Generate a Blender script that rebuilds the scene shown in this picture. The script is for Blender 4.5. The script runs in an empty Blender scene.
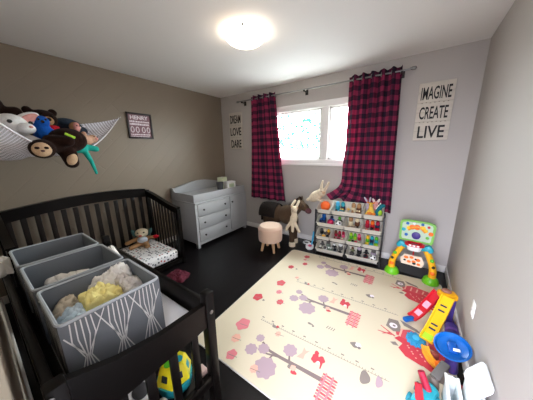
import bpy, bmesh, math, random
from mathutils import Vector, Matrix, Euler, noise
random.seed(7)
PI = math.pi
C = bpy.context.scene.collection
sc = bpy.context.scene

# ------------------------------------------------------------------ materials
def lin(h):
    h = h.lstrip('#')
    o = []
    for i in (0, 2, 4):
        c = int(h[i:i+2], 16)/255
        o.append(c/12.92 if c <= .04045 else ((c+.055)/1.055)**2.4)
    return (*o, 1)

_M = {}
def mat(name, col, rough=.6, spec=.4, metal=0, bump=0, bscale=60, var=0, vscale=8, sheen=0, coat=0):
    if name in _M: return _M[name]
    m = bpy.data.materials.new(name); m.use_nodes = True
    nt = m.node_tree; b = nt.nodes['Principled BSDF']
    c = lin(col) if isinstance(col, str) else col
    b.inputs['Base Color'].default_value = c
    b.inputs['Roughness'].default_value = rough
    b.inputs['Specular IOR Level'].default_value = spec
    b.inputs['Metallic'].default_value = metal
    b.inputs['Sheen Weight'].default_value = sheen
    b.inputs['Coat Weight'].default_value = coat
    tc = nt.nodes.new('ShaderNodeTexCoord')
    if bump:
        n = nt.nodes.new('ShaderNodeTexNoise'); n.inputs['Scale'].default_value = bscale; n.inputs['Detail'].default_value = 3
        bp = nt.nodes.new('ShaderNodeBump'); bp.inputs['Strength'].default_value = bump; bp.inputs['Distance'].default_value = .01
        nt.links.new(tc.outputs['Object'], n.inputs['Vector'])
        nt.links.new(n.outputs['Fac'], bp.inputs['Height']); nt.links.new(bp.outputs['Normal'], b.inputs['Normal'])
    if var:
        n2 = nt.nodes.new('ShaderNodeTexNoise'); n2.inputs['Scale'].default_value = vscale; n2.inputs['Detail'].default_value = 4
        nt.links.new(tc.outputs['Object'], n2.inputs['Vector'])
        mx = nt.nodes.new('ShaderNodeMix'); mx.data_type = 'RGBA'
        mx.inputs['A'].default_value = [x*(1-var) for x in c[:3]]+[1]
        mx.inputs['B'].default_value = [min(1, x*(1+var)) for x in c[:3]]+[1]
        nt.links.new(n2.outputs['Fac'], mx.inputs['Factor']); nt.links.new(mx.outputs['Result'], b.inputs['Base Color'])
    _M[name] = m
    return m

def emis(name, col, strength):
    m = bpy.data.materials.new(name); m.use_nodes = True
    b = m.node_tree.nodes['Principled BSDF']
    b.inputs['Base Color'].default_value = lin(col)
    b.inputs['Emission Color'].default_value = lin(col)
    b.inputs['Emission Strength'].default_value = strength
    return m

def N(nt, t, **kw):
    n = nt.nodes.new(t)
    for k, v in kw.items(): setattr(n, k, v)
    return n
def MA(nt, op, a, b=None, c=None):
    n = N(nt, 'ShaderNodeMath', operation=op)
    for i, x in enumerate((a, b, c)):
        if x is None: continue
        if isinstance(x, (int, float)): n.inputs[i].default_value = x
        else: nt.links.new(x, n.inputs[i])
    return n.outputs[0]

def plaid(name, red, mid, dark, size):
    m = bpy.data.materials.new(name); m.use_nodes = True; nt = m.node_tree
    b = nt.nodes['Principled BSDF']; b.inputs['Roughness'].default_value = .9; b.inputs['Specular IOR Level'].default_value = .1
    uv = N(nt, 'ShaderNodeUVMap'); s = N(nt, 'ShaderNodeSeparateXYZ'); nt.links.new(uv.outputs[0], s.inputs[0])
    def stripe(o):
        f = MA(nt, 'FRACT', MA(nt, 'DIVIDE', o, size*2))
        return MA(nt, 'GREATER_THAN', f, .5)
    a, c = stripe(s.outputs[0]), stripe(s.outputs[1])
    sm = MA(nt, 'DIVIDE', MA(nt, 'ADD', a, c), 2)
    r = N(nt, 'ShaderNodeValToRGB'); r.color_ramp.interpolation = 'CONSTANT'
    e = r.color_ramp.elements; e[0].position = 0; e[0].color = lin(red); e[1].position = .75; e[1].color = lin(dark)
    k = e.new(.25); k.color = lin(mid)
    nt.links.new(sm, r.inputs[0]); nt.links.new(r.outputs[0], b.inputs['Base Color'])
    b.inputs['Transmission Weight'].default_value = 0
    tl = N(nt, 'ShaderNodeBsdfTranslucent'); nt.links.new(r.outputs[0], tl.inputs[0])
    mx = N(nt, 'ShaderNodeMixShader'); mx.inputs[0].default_value = .3
    nt.links.new(b.outputs[0], mx.inputs[1]); nt.links.new(tl.outputs[0], mx.inputs[2])
    nt.links.new(mx.outputs[0], nt.nodes['Material Output'].inputs[0])
    return m

# ------------------------------------------------------------------ mesh helpers
def _new(bm): 
    for f in bm.faces: f.tag = True
def _fin(bm, mi, smooth=True):
    for f in bm.faces:
        if not f.tag: f.material_index = mi; f.smooth = smooth
def B(): return bmesh.new()
def R(x=0, y=0, z=0): return Euler((math.radians(x), math.radians(y), math.radians(z))).to_matrix()

def box(bm, c, s, bev=0, rot=None, mi=0, seg=2):
    _new(bm)
    M = Matrix.Translation(c) @ (rot.to_4x4() if rot else Matrix.Identity(4)) @ Matrix.Diagonal((*s, 1))
    r = bmesh.ops.create_cube(bm, size=1, matrix=M)
    if bev:
        es = list({e for v in r['verts'] for e in v.link_edges})
        bmesh.ops.bevel(bm, geom=es, offset=min(bev, min(s)*.49), segments=seg, profile=.5, affect='EDGES')
    _fin(bm, mi); return bm
def bb(bm, x0, x1, y0, y1, z0, z1, bev=0, mi=0, seg=2):
    return box(bm, ((x0+x1)/2, (y0+y1)/2, (z0+z1)/2), (x1-x0, y1-y0, z1-z0), bev, None, mi, seg)
def cyl(bm, p0, p1, r0, r1=None, seg=16, mi=0):
    return tube(bm, [p0, p1], [r0, r0 if r1 is None else r1], seg, mi)
def tube(bm, pts, r, seg=8, mi=0, flat=1, closed=False):
    _new(bm)
    P = [Vector(p) for p in pts]; n = len(P)
    rs = r if isinstance(r, (list, tuple)) else [r]*n
    T = []
    for i in range(n):
        a = P[i-1] if (i > 0 or closed) else P[i]; b = P[(i+1) % n] if (i < n-1 or closed) else P[i]
        T.append((b-a).normalized())
    up = Vector((0, 0, 1)) if abs(T[0].z) < .9 else Vector((1, 0, 0))
    U = T[0].cross(up).normalized(); rings = []
    for i in range(n):
        U = (U - T[i]*U.dot(T[i])).normalized(); V = T[i].cross(U)
        rings.append([bm.verts.new(P[i] + (U*math.cos(2*PI*k/seg) + V*flat*math.sin(2*PI*k/seg))*rs[i]) for k in range(seg)])
    for i in range(n if closed else n-1):
        A, D = rings[i], rings[(i+1) % n]
        for k in range(seg): bm.faces.new((A[k], A[(k+1) % seg], D[(k+1) % seg], D[k]))
    if not closed:
        bm.faces.new(rings[0][::-1]); bm.faces.new(rings[-1])
    _fin(bm, mi); return bm
def ell(bm, c, r, rot=None, mi=0, u=18, v=12):
    _new(bm)
    if isinstance(r, (int, float)): r = (r, r, r)
    M = Matrix.Translation(c) @ (rot.to_4x4() if rot else Matrix.Identity(4)) @ Matrix.Diagonal((*r, 1))
    bmesh.ops.create_uvsphere(bm, u_segments=u, v_segments=v, radius=1, matrix=M)
    _fin(bm, mi); return bm
def lathe(bm, prof, c=(0, 0, 0), seg=24, mi=0, M=None, mis=None):
    _new(bm)
    M = (M if M else Matrix.Identity(4)); c = Vector(c); rings = []
    for r, z in prof:
        if r < 1e-6: rings.append([bm.verts.new(M @ (c+Vector((0, 0, z))))])
        else: rings.append([bm.verts.new(M @ (c+Vector((r*math.cos(2*PI*k/seg), r*math.sin(2*PI*k/seg), z)))) for k in range(seg)])
    for i in range(len(rings)-1):
        A, D = rings[i], rings[i+1]
        for k in range(seg):
            k2 = (k+1) % seg
            a = [A[0]] if len(A) == 1 else [A[k], A[k2]]
            d = [D[0]] if len(D) == 1 else [D[k2], D[k]]
            vs = a+d
            if len(vs) >= 3:
                f = bm.faces.new(vs); f.material_index = mis[i] if mis else mi; f.smooth = True; f.tag = True
    return bm
def prism(bm, pts, z0, z1, M=None, mi=0):
    _new(bm); M = M or Matrix.Identity(4)
    a = [bm.verts.new(M @ Vector((x, y, z0))) for x, y in pts]; b = [bm.verts.new(M @ Vector((x, y, z1))) for x, y in pts]
    n = len(pts)
    bm.faces.new(a[::-1]); bm.faces.new(b)
    for i in range(n): bm.faces.new((a[i], a[(i+1) % n], b[(i+1) % n], b[i]))
    _fin(bm, mi, False); return bm
def face(bm, pts, mi=0):
    _new(bm); bm.faces.new([bm.verts.new(p) for p in pts]); _fin(bm, mi, False)
def grid(bm, f, nu, nv, mi=0, uvf=None):
    _new(bm); uvl = bm.loops.layers.uv.verify() if uvf else None
    V = [[bm.verts.new(f(i/nu, j/nv)) for j in range(nv+1)] for i in range(nu+1)]
    for i in range(nu):
        for j in range(nv):
            fc = bm.faces.new((V[i][j], V[i+1][j], V[i+1][j+1], V[i][j+1]))
            if uvf:
                for l, (a, b_) in zip(fc.loops, ((i, j), (i+1, j), (i+1, j+1), (i, j+1))): l[uvl].uv = uvf(a/nu, b_/nv)
    _fin(bm, mi); return bm
YUP = Matrix(((1, 0, 0, 0), (0, 0, -1, 0), (0, 1, 0, 0), (0, 0, 0, 1)))      # plan (x,y)->(x,z), extrudes toward -y
XUP = Matrix(((0, 0, 1, 0), (1, 0, 0, 0), (0, 1, 0, 0), (0, 0, 0, 1)))       # plan (a,b)->(y,z), extrudes toward +x

def obj(name, bm, m, parent=None, loc=None, label=None, sharp=35, norm=True):
    if norm: bmesh.ops.recalc_face_normals(bm, faces=bm.faces)
    me = bpy.data.meshes.new(name); bm.to_mesh(me); bm.free()
    for x in (m if isinstance(m, (list, tuple)) else [m]): me.materials.append(x)
    if sharp: me.set_sharp_from_angle(angle=math.radians(sharp))
    o = bpy.data.objects.new(name, me); C.objects.link(o)
    if parent: o.parent = parent
    if loc: o.location = loc
    if label: o['label'] = label
    return o
def tag(o, label, cat, group=None, kind=None):
    o['label'] = label; o['category'] = cat
    if group: o['group'] = group
    if kind: o['kind'] = kind
    return o
def thing(name, label, cat, loc=(0, 0, 0), rz=0, group=None, rot=None):
    o = bpy.data.objects.new(name, None); C.objects.link(o); o.empty_display_size = .05
    o.location = loc; o.rotation_euler = rot if rot else (0, 0, math.radians(rz))
    return tag(o, label, cat, group)
def struct(name, bm, m, parent=None, sharp=35):
    o = obj(name, bm, m, parent, sharp=sharp)
    if not parent: o['kind'] = 'structure'
    return o
def meshify(o, name, mats, parent, label=None):
    bpy.context.view_layer.update()
    me = bpy.data.meshes.new_from_object(o.evaluated_get(bpy.context.evaluated_depsgraph_get()))
    bpy.data.objects.remove(o)
    me.materials.clear()
    for x in mats: me.materials.append(x)
    for p in me.polygons: p.use_smooth = True; p.material_index = 0
    r = bpy.data.objects.new(name, me); C.objects.link(r); r.parent = parent
    if label: r['label'] = label
    return r
def blob(name, els, m, parent, vox=.008, it=4, label=None):
    """one continuous soft body from overlapping ellipsoids / limbs"""
    bm = B()
    for e in els:
        if e[0] == 'l': tube(bm, e[1], e[2], 12); [ell(bm, p, r_, u=12, v=8) for p, r_ in zip(e[1], e[2])]
        else: ell(bm, *e)
    o = obj(name+'_tmp', bm, m, sharp=None, norm=False)
    r = o.modifiers.new('r', 'REMESH'); r.mode = 'VOXEL'; r.voxel_size = vox
    s = o.modifiers.new('s', 'SMOOTH'); s.iterations = it; s.factor = .5
    return meshify(o, name, [m], parent, label)
def text(name, s, size, m, parent, M, ext=.0015, sx=1, align='CENTER', bold=0, fit=None):
    cu = bpy.data.curves.new(name, 'FONT'); cu.body = s; cu.size = size; cu.extrude = ext; cu.align_x = align; cu.align_y = 'CENTER'
    cu.offset = bold; cu.resolution_u = 3
    o = bpy.data.objects.new(name, cu); C.objects.link(o)
    r = meshify(o, name, [m], parent)
    sy = 1; off = Vector((0, 0, 0))
    if fit:
        xs = [v.co.x for v in r.data.vertices]; ys = [v.co.y for v in r.data.vertices]
        sx, sy = fit[0]/(max(xs)-min(xs)), fit[1]/(max(ys)-min(ys)); off = Vector((-(max(xs)+min(xs))/2, -(max(ys)+min(ys))/2, 0))
    r.data.transform(M @ Matrix.Diagonal((sx, sy, 1, 1)) @ Matrix.Translation(off))
    for p in r.data.polygons: p.use_smooth = False
    return r

# ------------------------------------------------------------------ palette
ESP = mat('espresso_wood', '#0b0807', .34, .16, bump=.05, bscale=40)
WHITE_P = mat('white_plastic', '#e8e8e4', .4)
WHITE_PAINT = mat('white_paint', '#e6e4e0', .5)
BLACK_P = mat('black_plastic', '#141416', .4)
METAL = mat('dull_metal', '#8a8a88', .35, metal=1)
DARKMETAL = mat('dark_metal', '#3a3836', .4, metal=.8)
RED_P = mat('red_plastic', '#c01828', .35); YEL_P = mat('yellow_plastic', '#f0b818', .35); BLUE_P = mat('blue_plastic', '#0f5ca8', .3)
TEAL_P = mat('teal_plastic', '#28a0b0', .35); GREEN_P = mat('green_plastic', '#58b028', .35); ORANGE_P = mat('orange_plastic', '#f0701c', .4)
PURPLE_P = mat('purple_plastic', '#40307a', .35); GREY_P = mat('grey_plastic', '#5a5652', .5); PINK_P = mat('pink_plastic', '#e06080', .4)
LIME_P = mat('lime_plastic', '#a8d030', .4); SKY_P = mat('sky_plastic', '#48b0d8', .4); NAVY_P = mat('navy_plastic', '#1c2848', .4)
BROWN_P = mat('brown_plastic', '#6a4028', .5); CRIM_P = mat('crimson_plastic', '#a81838', .4); CREAM_P = mat('cream_plastic', '#e8d8b0', .5)
BLACK_E = mat('eye_black', '#0c0a0a', .15, .6)
def fur(n, c, s=.5): return mat(n, c, .95, .05, bump=s, bscale=140, var=.25, vscale=50, sheen=.05)
F_CREAM = fur('cream_fur', '#cdbea4'); F_WHITE = fur('white_fur', '#f4f0ea'); F_DARK = fur('dark_brown_fur', '#241510'); F_BROWN = fur('brown_fur', '#4c3c2e')
F_GREYBR = fur('grey_brown_fur', '#4a3e34'); F_BEIGE = fur('beige_fur', '#c8a888'); F_BLUE = fur('blue_fur', '#1c58b0'); F_TEAL = fur('teal_fur', '#2aa898')
F_PINK = fur('pink_fur', '#d89890'); F_RED = fur('red_fur', '#b01828'); F_MAUVE = fur('mauve_fur', '#5c3c40'); F_NAVY = fur('navy_fur', '#26303c'); F_GREEN = fur('green_fur', '#9cc838')
F_ORANGE = fur('orange_fur', '#d88038'); F_LILAC = fur('lilac_fur', '#b8a8b8'); F_YEL = fur('yellow_fur', '#e0b850'); F_TAN = fur('tan_fur', '#b08860')

# ------------------------------------------------------------------ room
W, D, H, YN = 3.63, 3.07, 2.44, -.04
WX0, WX1, WZ0, WZ1 = 1.12, 2.66, 1.25, 2.12
wallc = mat('grey_wall_paint', '#b7b1ab', .75, .25, bump=.03, bscale=200)
ceilc = mat('ceiling_paint', '#eeebe7', .7, .3, bump=.05, bscale=150)

def accent_mat():
    m = bpy.data.materials.new('taupe_accent_wall'); m.use_nodes = True; nt = m.node_tree; b = nt.nodes['Principled BSDF']
    b.inputs['Base Color'].default_value = lin('#867969'); b.inputs['Roughness'].default_value = .5; b.inputs['Specular IOR Level'].default_value = .4
    tc = N(nt, 'ShaderNodeTexCoord'); s = N(nt, 'ShaderNodeSeparateXYZ'); nt.links.new(tc.outputs['Object'], s.inputs[0])
    # boards laid on the diagonal, with staggered butt joints
    e = MA(nt, 'ADD', s.outputs[1], s.outputs[2])
    d = MA(nt, 'SUBTRACT', s.outputs[1], s.outputs[2])
    pl = MA(nt, 'DIVIDE', d, .21)
    g1 = MA(nt, 'LESS_THAN', MA(nt, 'ABSOLUTE', MA(nt, 'SUBTRACT', MA(nt, 'FRACT', pl), .5)), .462)
    off = MA(nt, 'MULTIPLY', MA(nt, 'FLOOR', pl), .377)
    g2 = MA(nt, 'LESS_THAN', MA(nt, 'ABSOLUTE', MA(nt, 'SUBTRACT', MA(nt, 'FRACT', MA(nt, 'ADD', MA(nt, 'DIVIDE', e, 1.3), off)), .5)), .494)
    h = MA(nt, 'MULTIPLY', g1, g2)
    bp = N(nt, 'ShaderNodeBump'); bp.inputs['Strength'].default_value = .5; bp.inputs['Distance'].default_value = .008
    nt.links.new(h, bp.inputs['Height']); nt.links.new(bp.outputs[0], b.inputs['Normal'])
    return m
accent = accent_mat()

def floor_mat():
    m = bpy.data.materials.new('dark_laminate'); m.use_nodes = True; nt = m.node_tree; b = nt.nodes['Principled BSDF']
    b.inputs['Roughness'].default_value = .32; b.inputs['Specular IOR Level'].default_value = .2
    tc = N(nt, 'ShaderNodeTexCoord'); br = N(nt, 'ShaderNodeTexBrick')
    mp = N(nt, 'ShaderNodeMapping'); mp.inputs['Rotation'].default_value = (0, 0, PI/2)
    nt.links.new(tc.outputs['Object'], mp.inputs[0]); nt.links.new(mp.outputs[0], br.inputs[0])
    br.inputs['Scale'].default_value = 1; br.inputs['Brick Width'].default_value = 1.2; br.inputs['Row Height'].default_value = .125
    br.inputs['Mortar Size'].default_value = .0015
    br.inputs['Color1'].default_value = lin('#0f0d0e'); br.inputs['Color2'].default_value = lin('#131011'); br.inputs['Mortar'].default_value = lin('#060505')
    nt.links.new(br.outputs[0], b.inputs['Base Color'])
    return m

struct('floor', bb(B(), -.12, W+.12, -1.6, D+.15, -.1, 0), floor_mat())
struct('ceiling', bb(B(), -.12, W+.12, -.16, D+.15, H, H+.1), ceilc)
struct('wall_left', bb(B(), -.12, 0, YN, D, 0, H), accent)
struct('wall_right', bb(B(), W, W+.12, YN-1.2, D, 0, H), wallc)
bm = B(); yb = D+.15
bb(bm, -.12, WX0, D, yb, 0, H); bb(bm, WX1, W+.12, D, yb, 0, H); bb(bm, WX0, WX1, D, yb, 0, WZ0); bb(bm, WX0, WX1, D, yb, WZ1, H)
struct('wall_back', bm, wallc)
DX0, DX1 = 2.82, 3.6
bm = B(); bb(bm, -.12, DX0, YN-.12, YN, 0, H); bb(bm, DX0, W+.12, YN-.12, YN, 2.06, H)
struct('wall_near', bm, mat('taupe_lightened_for_shade', '#b4a696', 1, 0))  # accent wall's taupe, its colour lightened to make up for the shade here
trimm = mat('white_trim', '#dedad4', .45)
def skirt(name, x0, x1, y0, y1):
    bm = B(); bb(bm, x0, x1, y0, y1, 0, .085, .004); struct(name, bm, trimm)
skirt('baseboard_back', 0, W, D-.014, D); skirt('baseboard_right', W-.014, W, .0, D-.014)
skirt('baseboard_left', 0, .014, YN, D-.014); skirt('baseboard_near', .014, DX0, YN, YN+.014)

# window: frame, mullion, sashes, panes, sill
win = bpy.data.objects.new('window_1', None); C.objects.link(win); win.location = (0, 0, 0); win['kind'] = 'structure'
vin = mat('white_vinyl', '#eceae6', .4)
bm = B(); f = .07; y0, y1 = D-.012, D+.08
bb(bm, WX0, WX1, y0, y1, WZ1-.085, WZ1, .004); bb(bm, WX0, WX1, y0, y1, WZ0, WZ0+.06, .004)
bb(bm, WX0, WX0+f, y0, y1, WZ0, WZ1, .004); bb(bm, WX1-f, WX1, y0, y1, WZ0, WZ1, .004)
obj('window_frame', bm, vin, win)
bm = B(); bb(bm, 2.01, 2.12, D-.005, D+.08, WZ0+.06, WZ1-.085, .004); obj('mullion', bm, vin, win)
for a, b in ((WX0+f, 2.01), (2.12, WX1-f)):
    bm = B(); k = .03; z0, z1 = WZ0+.06, WZ1-.085
    bb(bm, a, b, D+.02, D+.06, z0, z0+k, .003); bb(bm, a, b, D+.02, D+.06, z1-k, z1, .003); bb(bm, a, a+k, D+.02, D+.06, z0, z1, .003); bb(bm, b-k, b, D+.02, D+.06, z0, z1, .003)
    obj('sash', bm, vin, win)
gl = bpy.data.materials.new('window_glass'); gl.use_nodes = True; nt = gl.node_tree
tr = N(nt, 'ShaderNodeBsdfTransparent'); tr.inputs[0].default_value = (.96, .98, .98, 1); gs = N(nt, 'ShaderNodeBsdfGlossy'); gs.inputs['Roughness'].default_value = .02
mx = N(nt, 'ShaderNodeMixShader'); mx.inputs[0].default_value = .06
nt.links.new(tr.outputs[0], mx.inputs[1]); nt.links.new(gs.outputs[0], mx.inputs[2]); nt.links.new(mx.outputs[0], nt.nodes['Material Output'].inputs[0])
for a, b in ((WX0+f+.03, 1.98), (2.15, WX1-f-.03)):
    bm = B(); bb(bm, a, b, D+.036, D+.042, WZ0+.09, WZ1-.115); obj('pane', bm, gl, win)
bm = B(); bb(bm, WX0-.03, WX1+.03, D-.022, D+.02, WZ0-.03, WZ0+.004, .006); obj('window_sill', bm, vin, win)

# outlet on the right wall
t = thing('wall_outlet', 'small white outlet plate low on the right wall', 'outlet', (W, 1.79, .39))
bm = B(); bb(bm, -.006, 0, -.034, .034, -.055, .055, .003); obj('cover_plate', bm, mat('outlet_white', '#f2f0ee', .3), t)
for dz in (-.025, .025):
    bm = B(); bb(bm, -.010, -.0055, -.015, .015, dz-.016, dz+.016, .003); obj('socket', bm, WHITE_PAINT, t)

# tree outside the window
t = thing('garden_tree', 'pale leafy tree seen outside through the bright window', 'tree', (-1.6, 9.5, -.6))
bm = B(); tube(bm, [(0, 0, 0), (.1, 0, 1.5), (0, 0, 3)], [.16, .12, .08], 8); tube(bm, [(.05, 0, 1.8), (.7, .1, 2.6)], [.07, .03], 6); tube(bm, [(.05, 0, 1.9), (-.6, .1, 2.8)], [.07, .03], 6)
obj('trunk', bm, mat('bark', '#b0a898', .9), t)
bm = B(); rr = random.Random(3)
for i in range(420):
    a = rr.uniform(0, 2*PI); q = rr.random()**.5; z = rr.uniform(-1, 1)
    p = Vector((1.5*q*math.cos(a)*math.sqrt(1-z*z*.8), 1.2*q*math.sin(a), 3.2+1.1*z))
    rot = Euler((rr.uniform(0, 6), rr.uniform(0, 6), rr.uniform(0, 6))).to_matrix()
    face(bm, [p+rot @ Vector(v) for v in ((-.12, 0, 0), (0, -.06, .01), (.14, 0, 0), (0, .06, .01))])
obj('foliage', bm, mat('leaf_green', '#1f5f4c', .7), t)

# ------------------------------------------------------------------ ceiling light
t = thing('ceiling_light', 'round white flush dome ceiling lamp, lit', 'ceiling light', (1.87, 1.61, H))
bm = B(); lathe(bm, [(0, 0), (.165, 0), (.172, -.006), (.172, -.014), (.165, -.018), (0, -.018)], seg=40); obj('base_ring', bm, WHITE_PAINT, t)
bm = B(); lathe(bm, [(.178, -.018)]+[(.178*math.cos(a), -.018-.088*math.sin(a)) for a in [i*PI/20 for i in range(1, 10)]]+[(0, -.106)], seg=40)
obj('glass_dome', bm, emis('lit_glass', '#fff0dc', 5.5), t)
bm = B(); ell(bm, (.105, -.155, -.036), (.012, .012, .012), u=10, v=8); obj('thumb_screw', bm, METAL, t)

# ------------------------------------------------------------------ curtain rod and curtains
RY, RZ = D-.095, 2.285
t = thing('curtain_rod', 'thin metal curtain rod spanning above the window', 'curtain rod', (1.75, RY, RZ))
bm = B(); cyl(bm, (-1.2, 0, 0), (1.27, 0, -.005), .009, seg=10); obj('rod', bm, METAL, t)
for s in (-1.2, 1.27):
    bm = B(); sg = 1 if s > 0 else -1; lathe(bm, [(0, 0), (.012, 0), (.012, .012), (.018, .02), (.018, .05), (.008, .06), (0, .062)], seg=12, M=Matrix.Translation((s, 0, 0)) @ R(0, 90*sg, 0).to_4x4()); obj('finial', bm, METAL, t)
for s in (-1.14, .03, 1.2):
    bm = B(); bb(bm, s-.008, s+.008, -.008, .095, -.028, -.012, .003); bb(bm, s-.022, s+.022, .082, .095, -.06, .01, .003); bb(bm, s-.012, s+.012, -.012, .012, -.03, -.009, .003); obj('bracket', bm, DARKMETAL, t)

plaid_m = plaid('buffalo_plaid', '#a63a5c', '#682e48', '#332837', .056)
def curtain(name, label, xt0, xt1, xb0, xb1, zt, zb, folds, lift, grom):
    nu, nv = 110, 40
    def P(u, v):                              # v=0 top, 1 bottom
        sweep = lift(u, v)
        x = (xt0+(xt1-xt0)*u)*(1-v)+(xb0+(xb1-xb0)*u)*v
        amp = .034*(1-.35*v)
        y = RY+.012+amp*math.sin(2*PI*folds*u+.9*v+.3)+.008*math.sin(2*PI*folds*2.3*u+3*v)
        z = zt+(zb-zt)*v + (.012*abs(math.sin(PI*folds*u)) if v == 0 else 0)
        return Vector((x, y, z))+Vector(sweep)
    L = (xt1-xt0)*1.55
    t = thing(name, label, 'curtain', ((xt0+xt1)/2, RY, zb), 0, 'plaid window curtains')
    off = Vector(t.location)
    bm = B(); grid(bm, lambda u, v: P(u, v)-off, nu, nv, 0, lambda u, v: (u*L, (zt-zb)*v*-1))
    o = obj('cloth', bm, plaid_m, t, sharp=None, norm=False)
    so = o.modifiers.new('thick', 'SOLIDIFY'); so.thickness = .002
    for u in grom:
        p = P(u, .02)-off
        bm = B(); tube(bm, [p+Vector((.0, .022*math.cos(a), .022*math.sin(a)-.012)) for a in [2*PI*i/14 for i in range(14)]], .0045, 6, closed=True); obj('grommet', bm, METAL, t)
curtain('curtain', 'red and black plaid curtain hanging left of the window', .80, 1.285, .73, 1.49, 2.325, .62, 4.5, lambda u, v: (0, 0, 0), (.12, .34, .56, .78, .98))
def lift2(u, v):                          # the lower left corner is pulled over and piled on the rack
    k = max(0, (v-.72)/.28); e = max(0, 1-u*1.7)
    b = math.sin(PI*min(1, max(0, (v-.5)/.38)))*e
    return (-.20*k**2.4*e-.02*b, -.08*k**1.4*e, .19*k**1.6*e*(.8+.2*math.sin(25*u+9*v)))
curtain('curtain', 'red and black plaid curtain bunched over the toy rack', 2.385, 2.95, 2.385, 3.0, 2.325, .66, 5.5, lift2, (.1, .28, .46, .64, .82, .97))

# ------------------------------------------------------------------ signs
board = mat('whitewashed_board', '#cfc6b8', .8, var=.12, vscale=25, bump=.2, bscale=60)
boardd = mat('weathered_board', '#c6beb2', .8, var=.15, vscale=25, bump=.2, bscale=60)
ink = mat('sign_ink', '#1c1a1a', .7)
def sign(label, x0, x1, z0, z1, words, m, sxs, sz):
    cx, cz, w, h = (x0+x1)/2, (z0+z1)/2, x1-x0, z1-z0
    t = thing('word_sign', label, 'sign', (cx, D, cz), 0, 'wooden word signs on the back wall')
    bm = B(); n = 6
    for i in range(n):
        bb(bm, -w/2, w/2, -.022, -.004, -h/2+h*i/n+.001, -h/2+h*(i+1)/n-.001, .0025, mi=0)
    bb(bm, -w/2+.03, -w/2+.06, -.004, 0, -h/2+.02, h/2-.02); bb(bm, w/2-.06, w/2-.03, -.004, 0, -h/2+.02, h/2-.02)
    pm = bm
    for i, s in enumerate(words):
        M = Matrix.Translation((0, -.0235, h/2-h*(i+.5)/3-.01)) @ YUP
        text('lettering', s, sz, ink, t, M, bold=.003, fit=(w*sxs[i], h*.215))
    for i in range(1, 3):
        for k in range(7): bb(pm, -w*.38+k*w*.12, -w*.38+k*w*.12+.014, -.0232, -.021, h/2-h*i/3-.011+.004*math.sin(k*2.1), h/2-h*i/3-.002+.004*math.sin(k*2.1), mi=1)
    obj('panel', pm, [m, mat('faint_ink', '#9a9184', .8)], t)
sign('white plank sign lettered IMAGINE CREATE LIVE right of the curtain', 3.125, 3.435, 1.535, 2.135, ('IMAGINE', 'CREATE', 'LIVE'), board, (.84, .80, .76), .20)
sign('narrow grey plank sign lettered LOVE left of the curtain', .215, .53, 1.49, 2.14, ('DREAM', 'LOVE', 'DARE'), boardd, (.80, .84, .80), .20)

# framed print on the left wall
t = thing('framed_print', 'small black framed purple name print on taupe wall', 'picture', (0, 1.52, 1.81))
hw, hh = .163, .168
bm = B()
for a, b, c, d in ((-hw, hw, hh-.022, hh), (-hw, hw, -hh, -hh+.022), (-hw, -hw+.022, -hh, hh), (hw-.022, hw, -hh, hh)): bb(bm, .001, .022, a, b, c, d, .003)
obj('frame', bm, mat('black_frame', '#1e1214', .4), t)
bm = B(); bb(bm, .001, .008, -hw+.02, hw-.02, -hh+.02, hh-.02); obj('print', bm, mat('plum_paper', '#8a6870', .8), t)
WI = mat('print_white', '#f0e6ea', .8)
ZX = Matrix(((0, 0, 1, 0), (1, 0, 0, 0), (0, 1, 0, 0), (0, 0, 0, 1)))
text('lettering', 'HENRY', .078, WI, t, Matrix.Translation((.009, 0, .108)) @ ZX, bold=.002, fit=(.23, .05))
bm = B(); rr = random.Random(5)
for z, hgt in ((.056, .022), (.022, .026), (-.112, .016), (-.136, .01)):
    y = -.128
    while y < .115:
        w_ = rr.uniform(.008, .02); bb(bm, .0075, .009, y, y+w_, z-hgt/2, z+hgt/2*rr.uniform(.6, 1)); y += w_+.005
for y in (-.125, -.06, .02, .085):
    tube(bm, [(.0085, y+.02+.02*math.cos(a), -.05+.036*math.sin(a)) for a in [2*PI*i/10 for i in range(10)]], .006, 5, closed=True)
obj('small_print', bm, WI, t)

# ------------------------------------------------------------------ dresser with changing tray
dg = mat('grey_painted_wood', '#a9aaac', .42, .45)
t = thing('changing_dresser', 'light grey dresser with curved changing tray on top', 'dresser', (.02, 1.83, 0))
LX, LY, TZ = .61, 1.13, .72
bm = B(); bb(bm, 0, LX-.012, .01, LY-.01, .07, TZ-.02, .003); bb(bm, 0, LX+.008, 0, LY, TZ-.025, TZ, .004)
obj('cabinet_body', bm, dg, t)
for (x, y) in ((LX-.04, .03), (LX-.04, LY-.03), (.03, .03), (.03, LY-.03)):
    bm = B(); bb(bm, x-.025, x+.025, y-.025, y+.025, 0, .08, .003); obj('foot', bm, dg, t)
bm = B(); bb(bm, LX-.012, LX, 0, .04, .05, TZ-.025); bb(bm, LX-.012, LX, LY-.04, LY, .05, TZ-.025); bb(bm, LX-.012, LX-.004, .04, LY-.04, .055, .09); obj('face_frame', bm, dg, t)
def knob(parent, y, z):
    bm = B(); lathe(bm, [(.006, 0), (.006, .012), (.015, .016), (.016, .024), (.010, .029), (0, .03)], seg=14, M=Matrix.Translation((LX+.008, y, z)) @ R(0, 90, 0).to_4x4()); obj('knob', bm, DARKMETAL, parent)
for z0 in (.105, .305, .505):
    bm = B(); bb(bm, LX-.014, LX+.008, .045, .70, z0, z0+.185, .004); o = obj('drawer', bm, dg, t)
    knob(o, .14, z0+.095); knob(o, .575, z0+.095)
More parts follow.
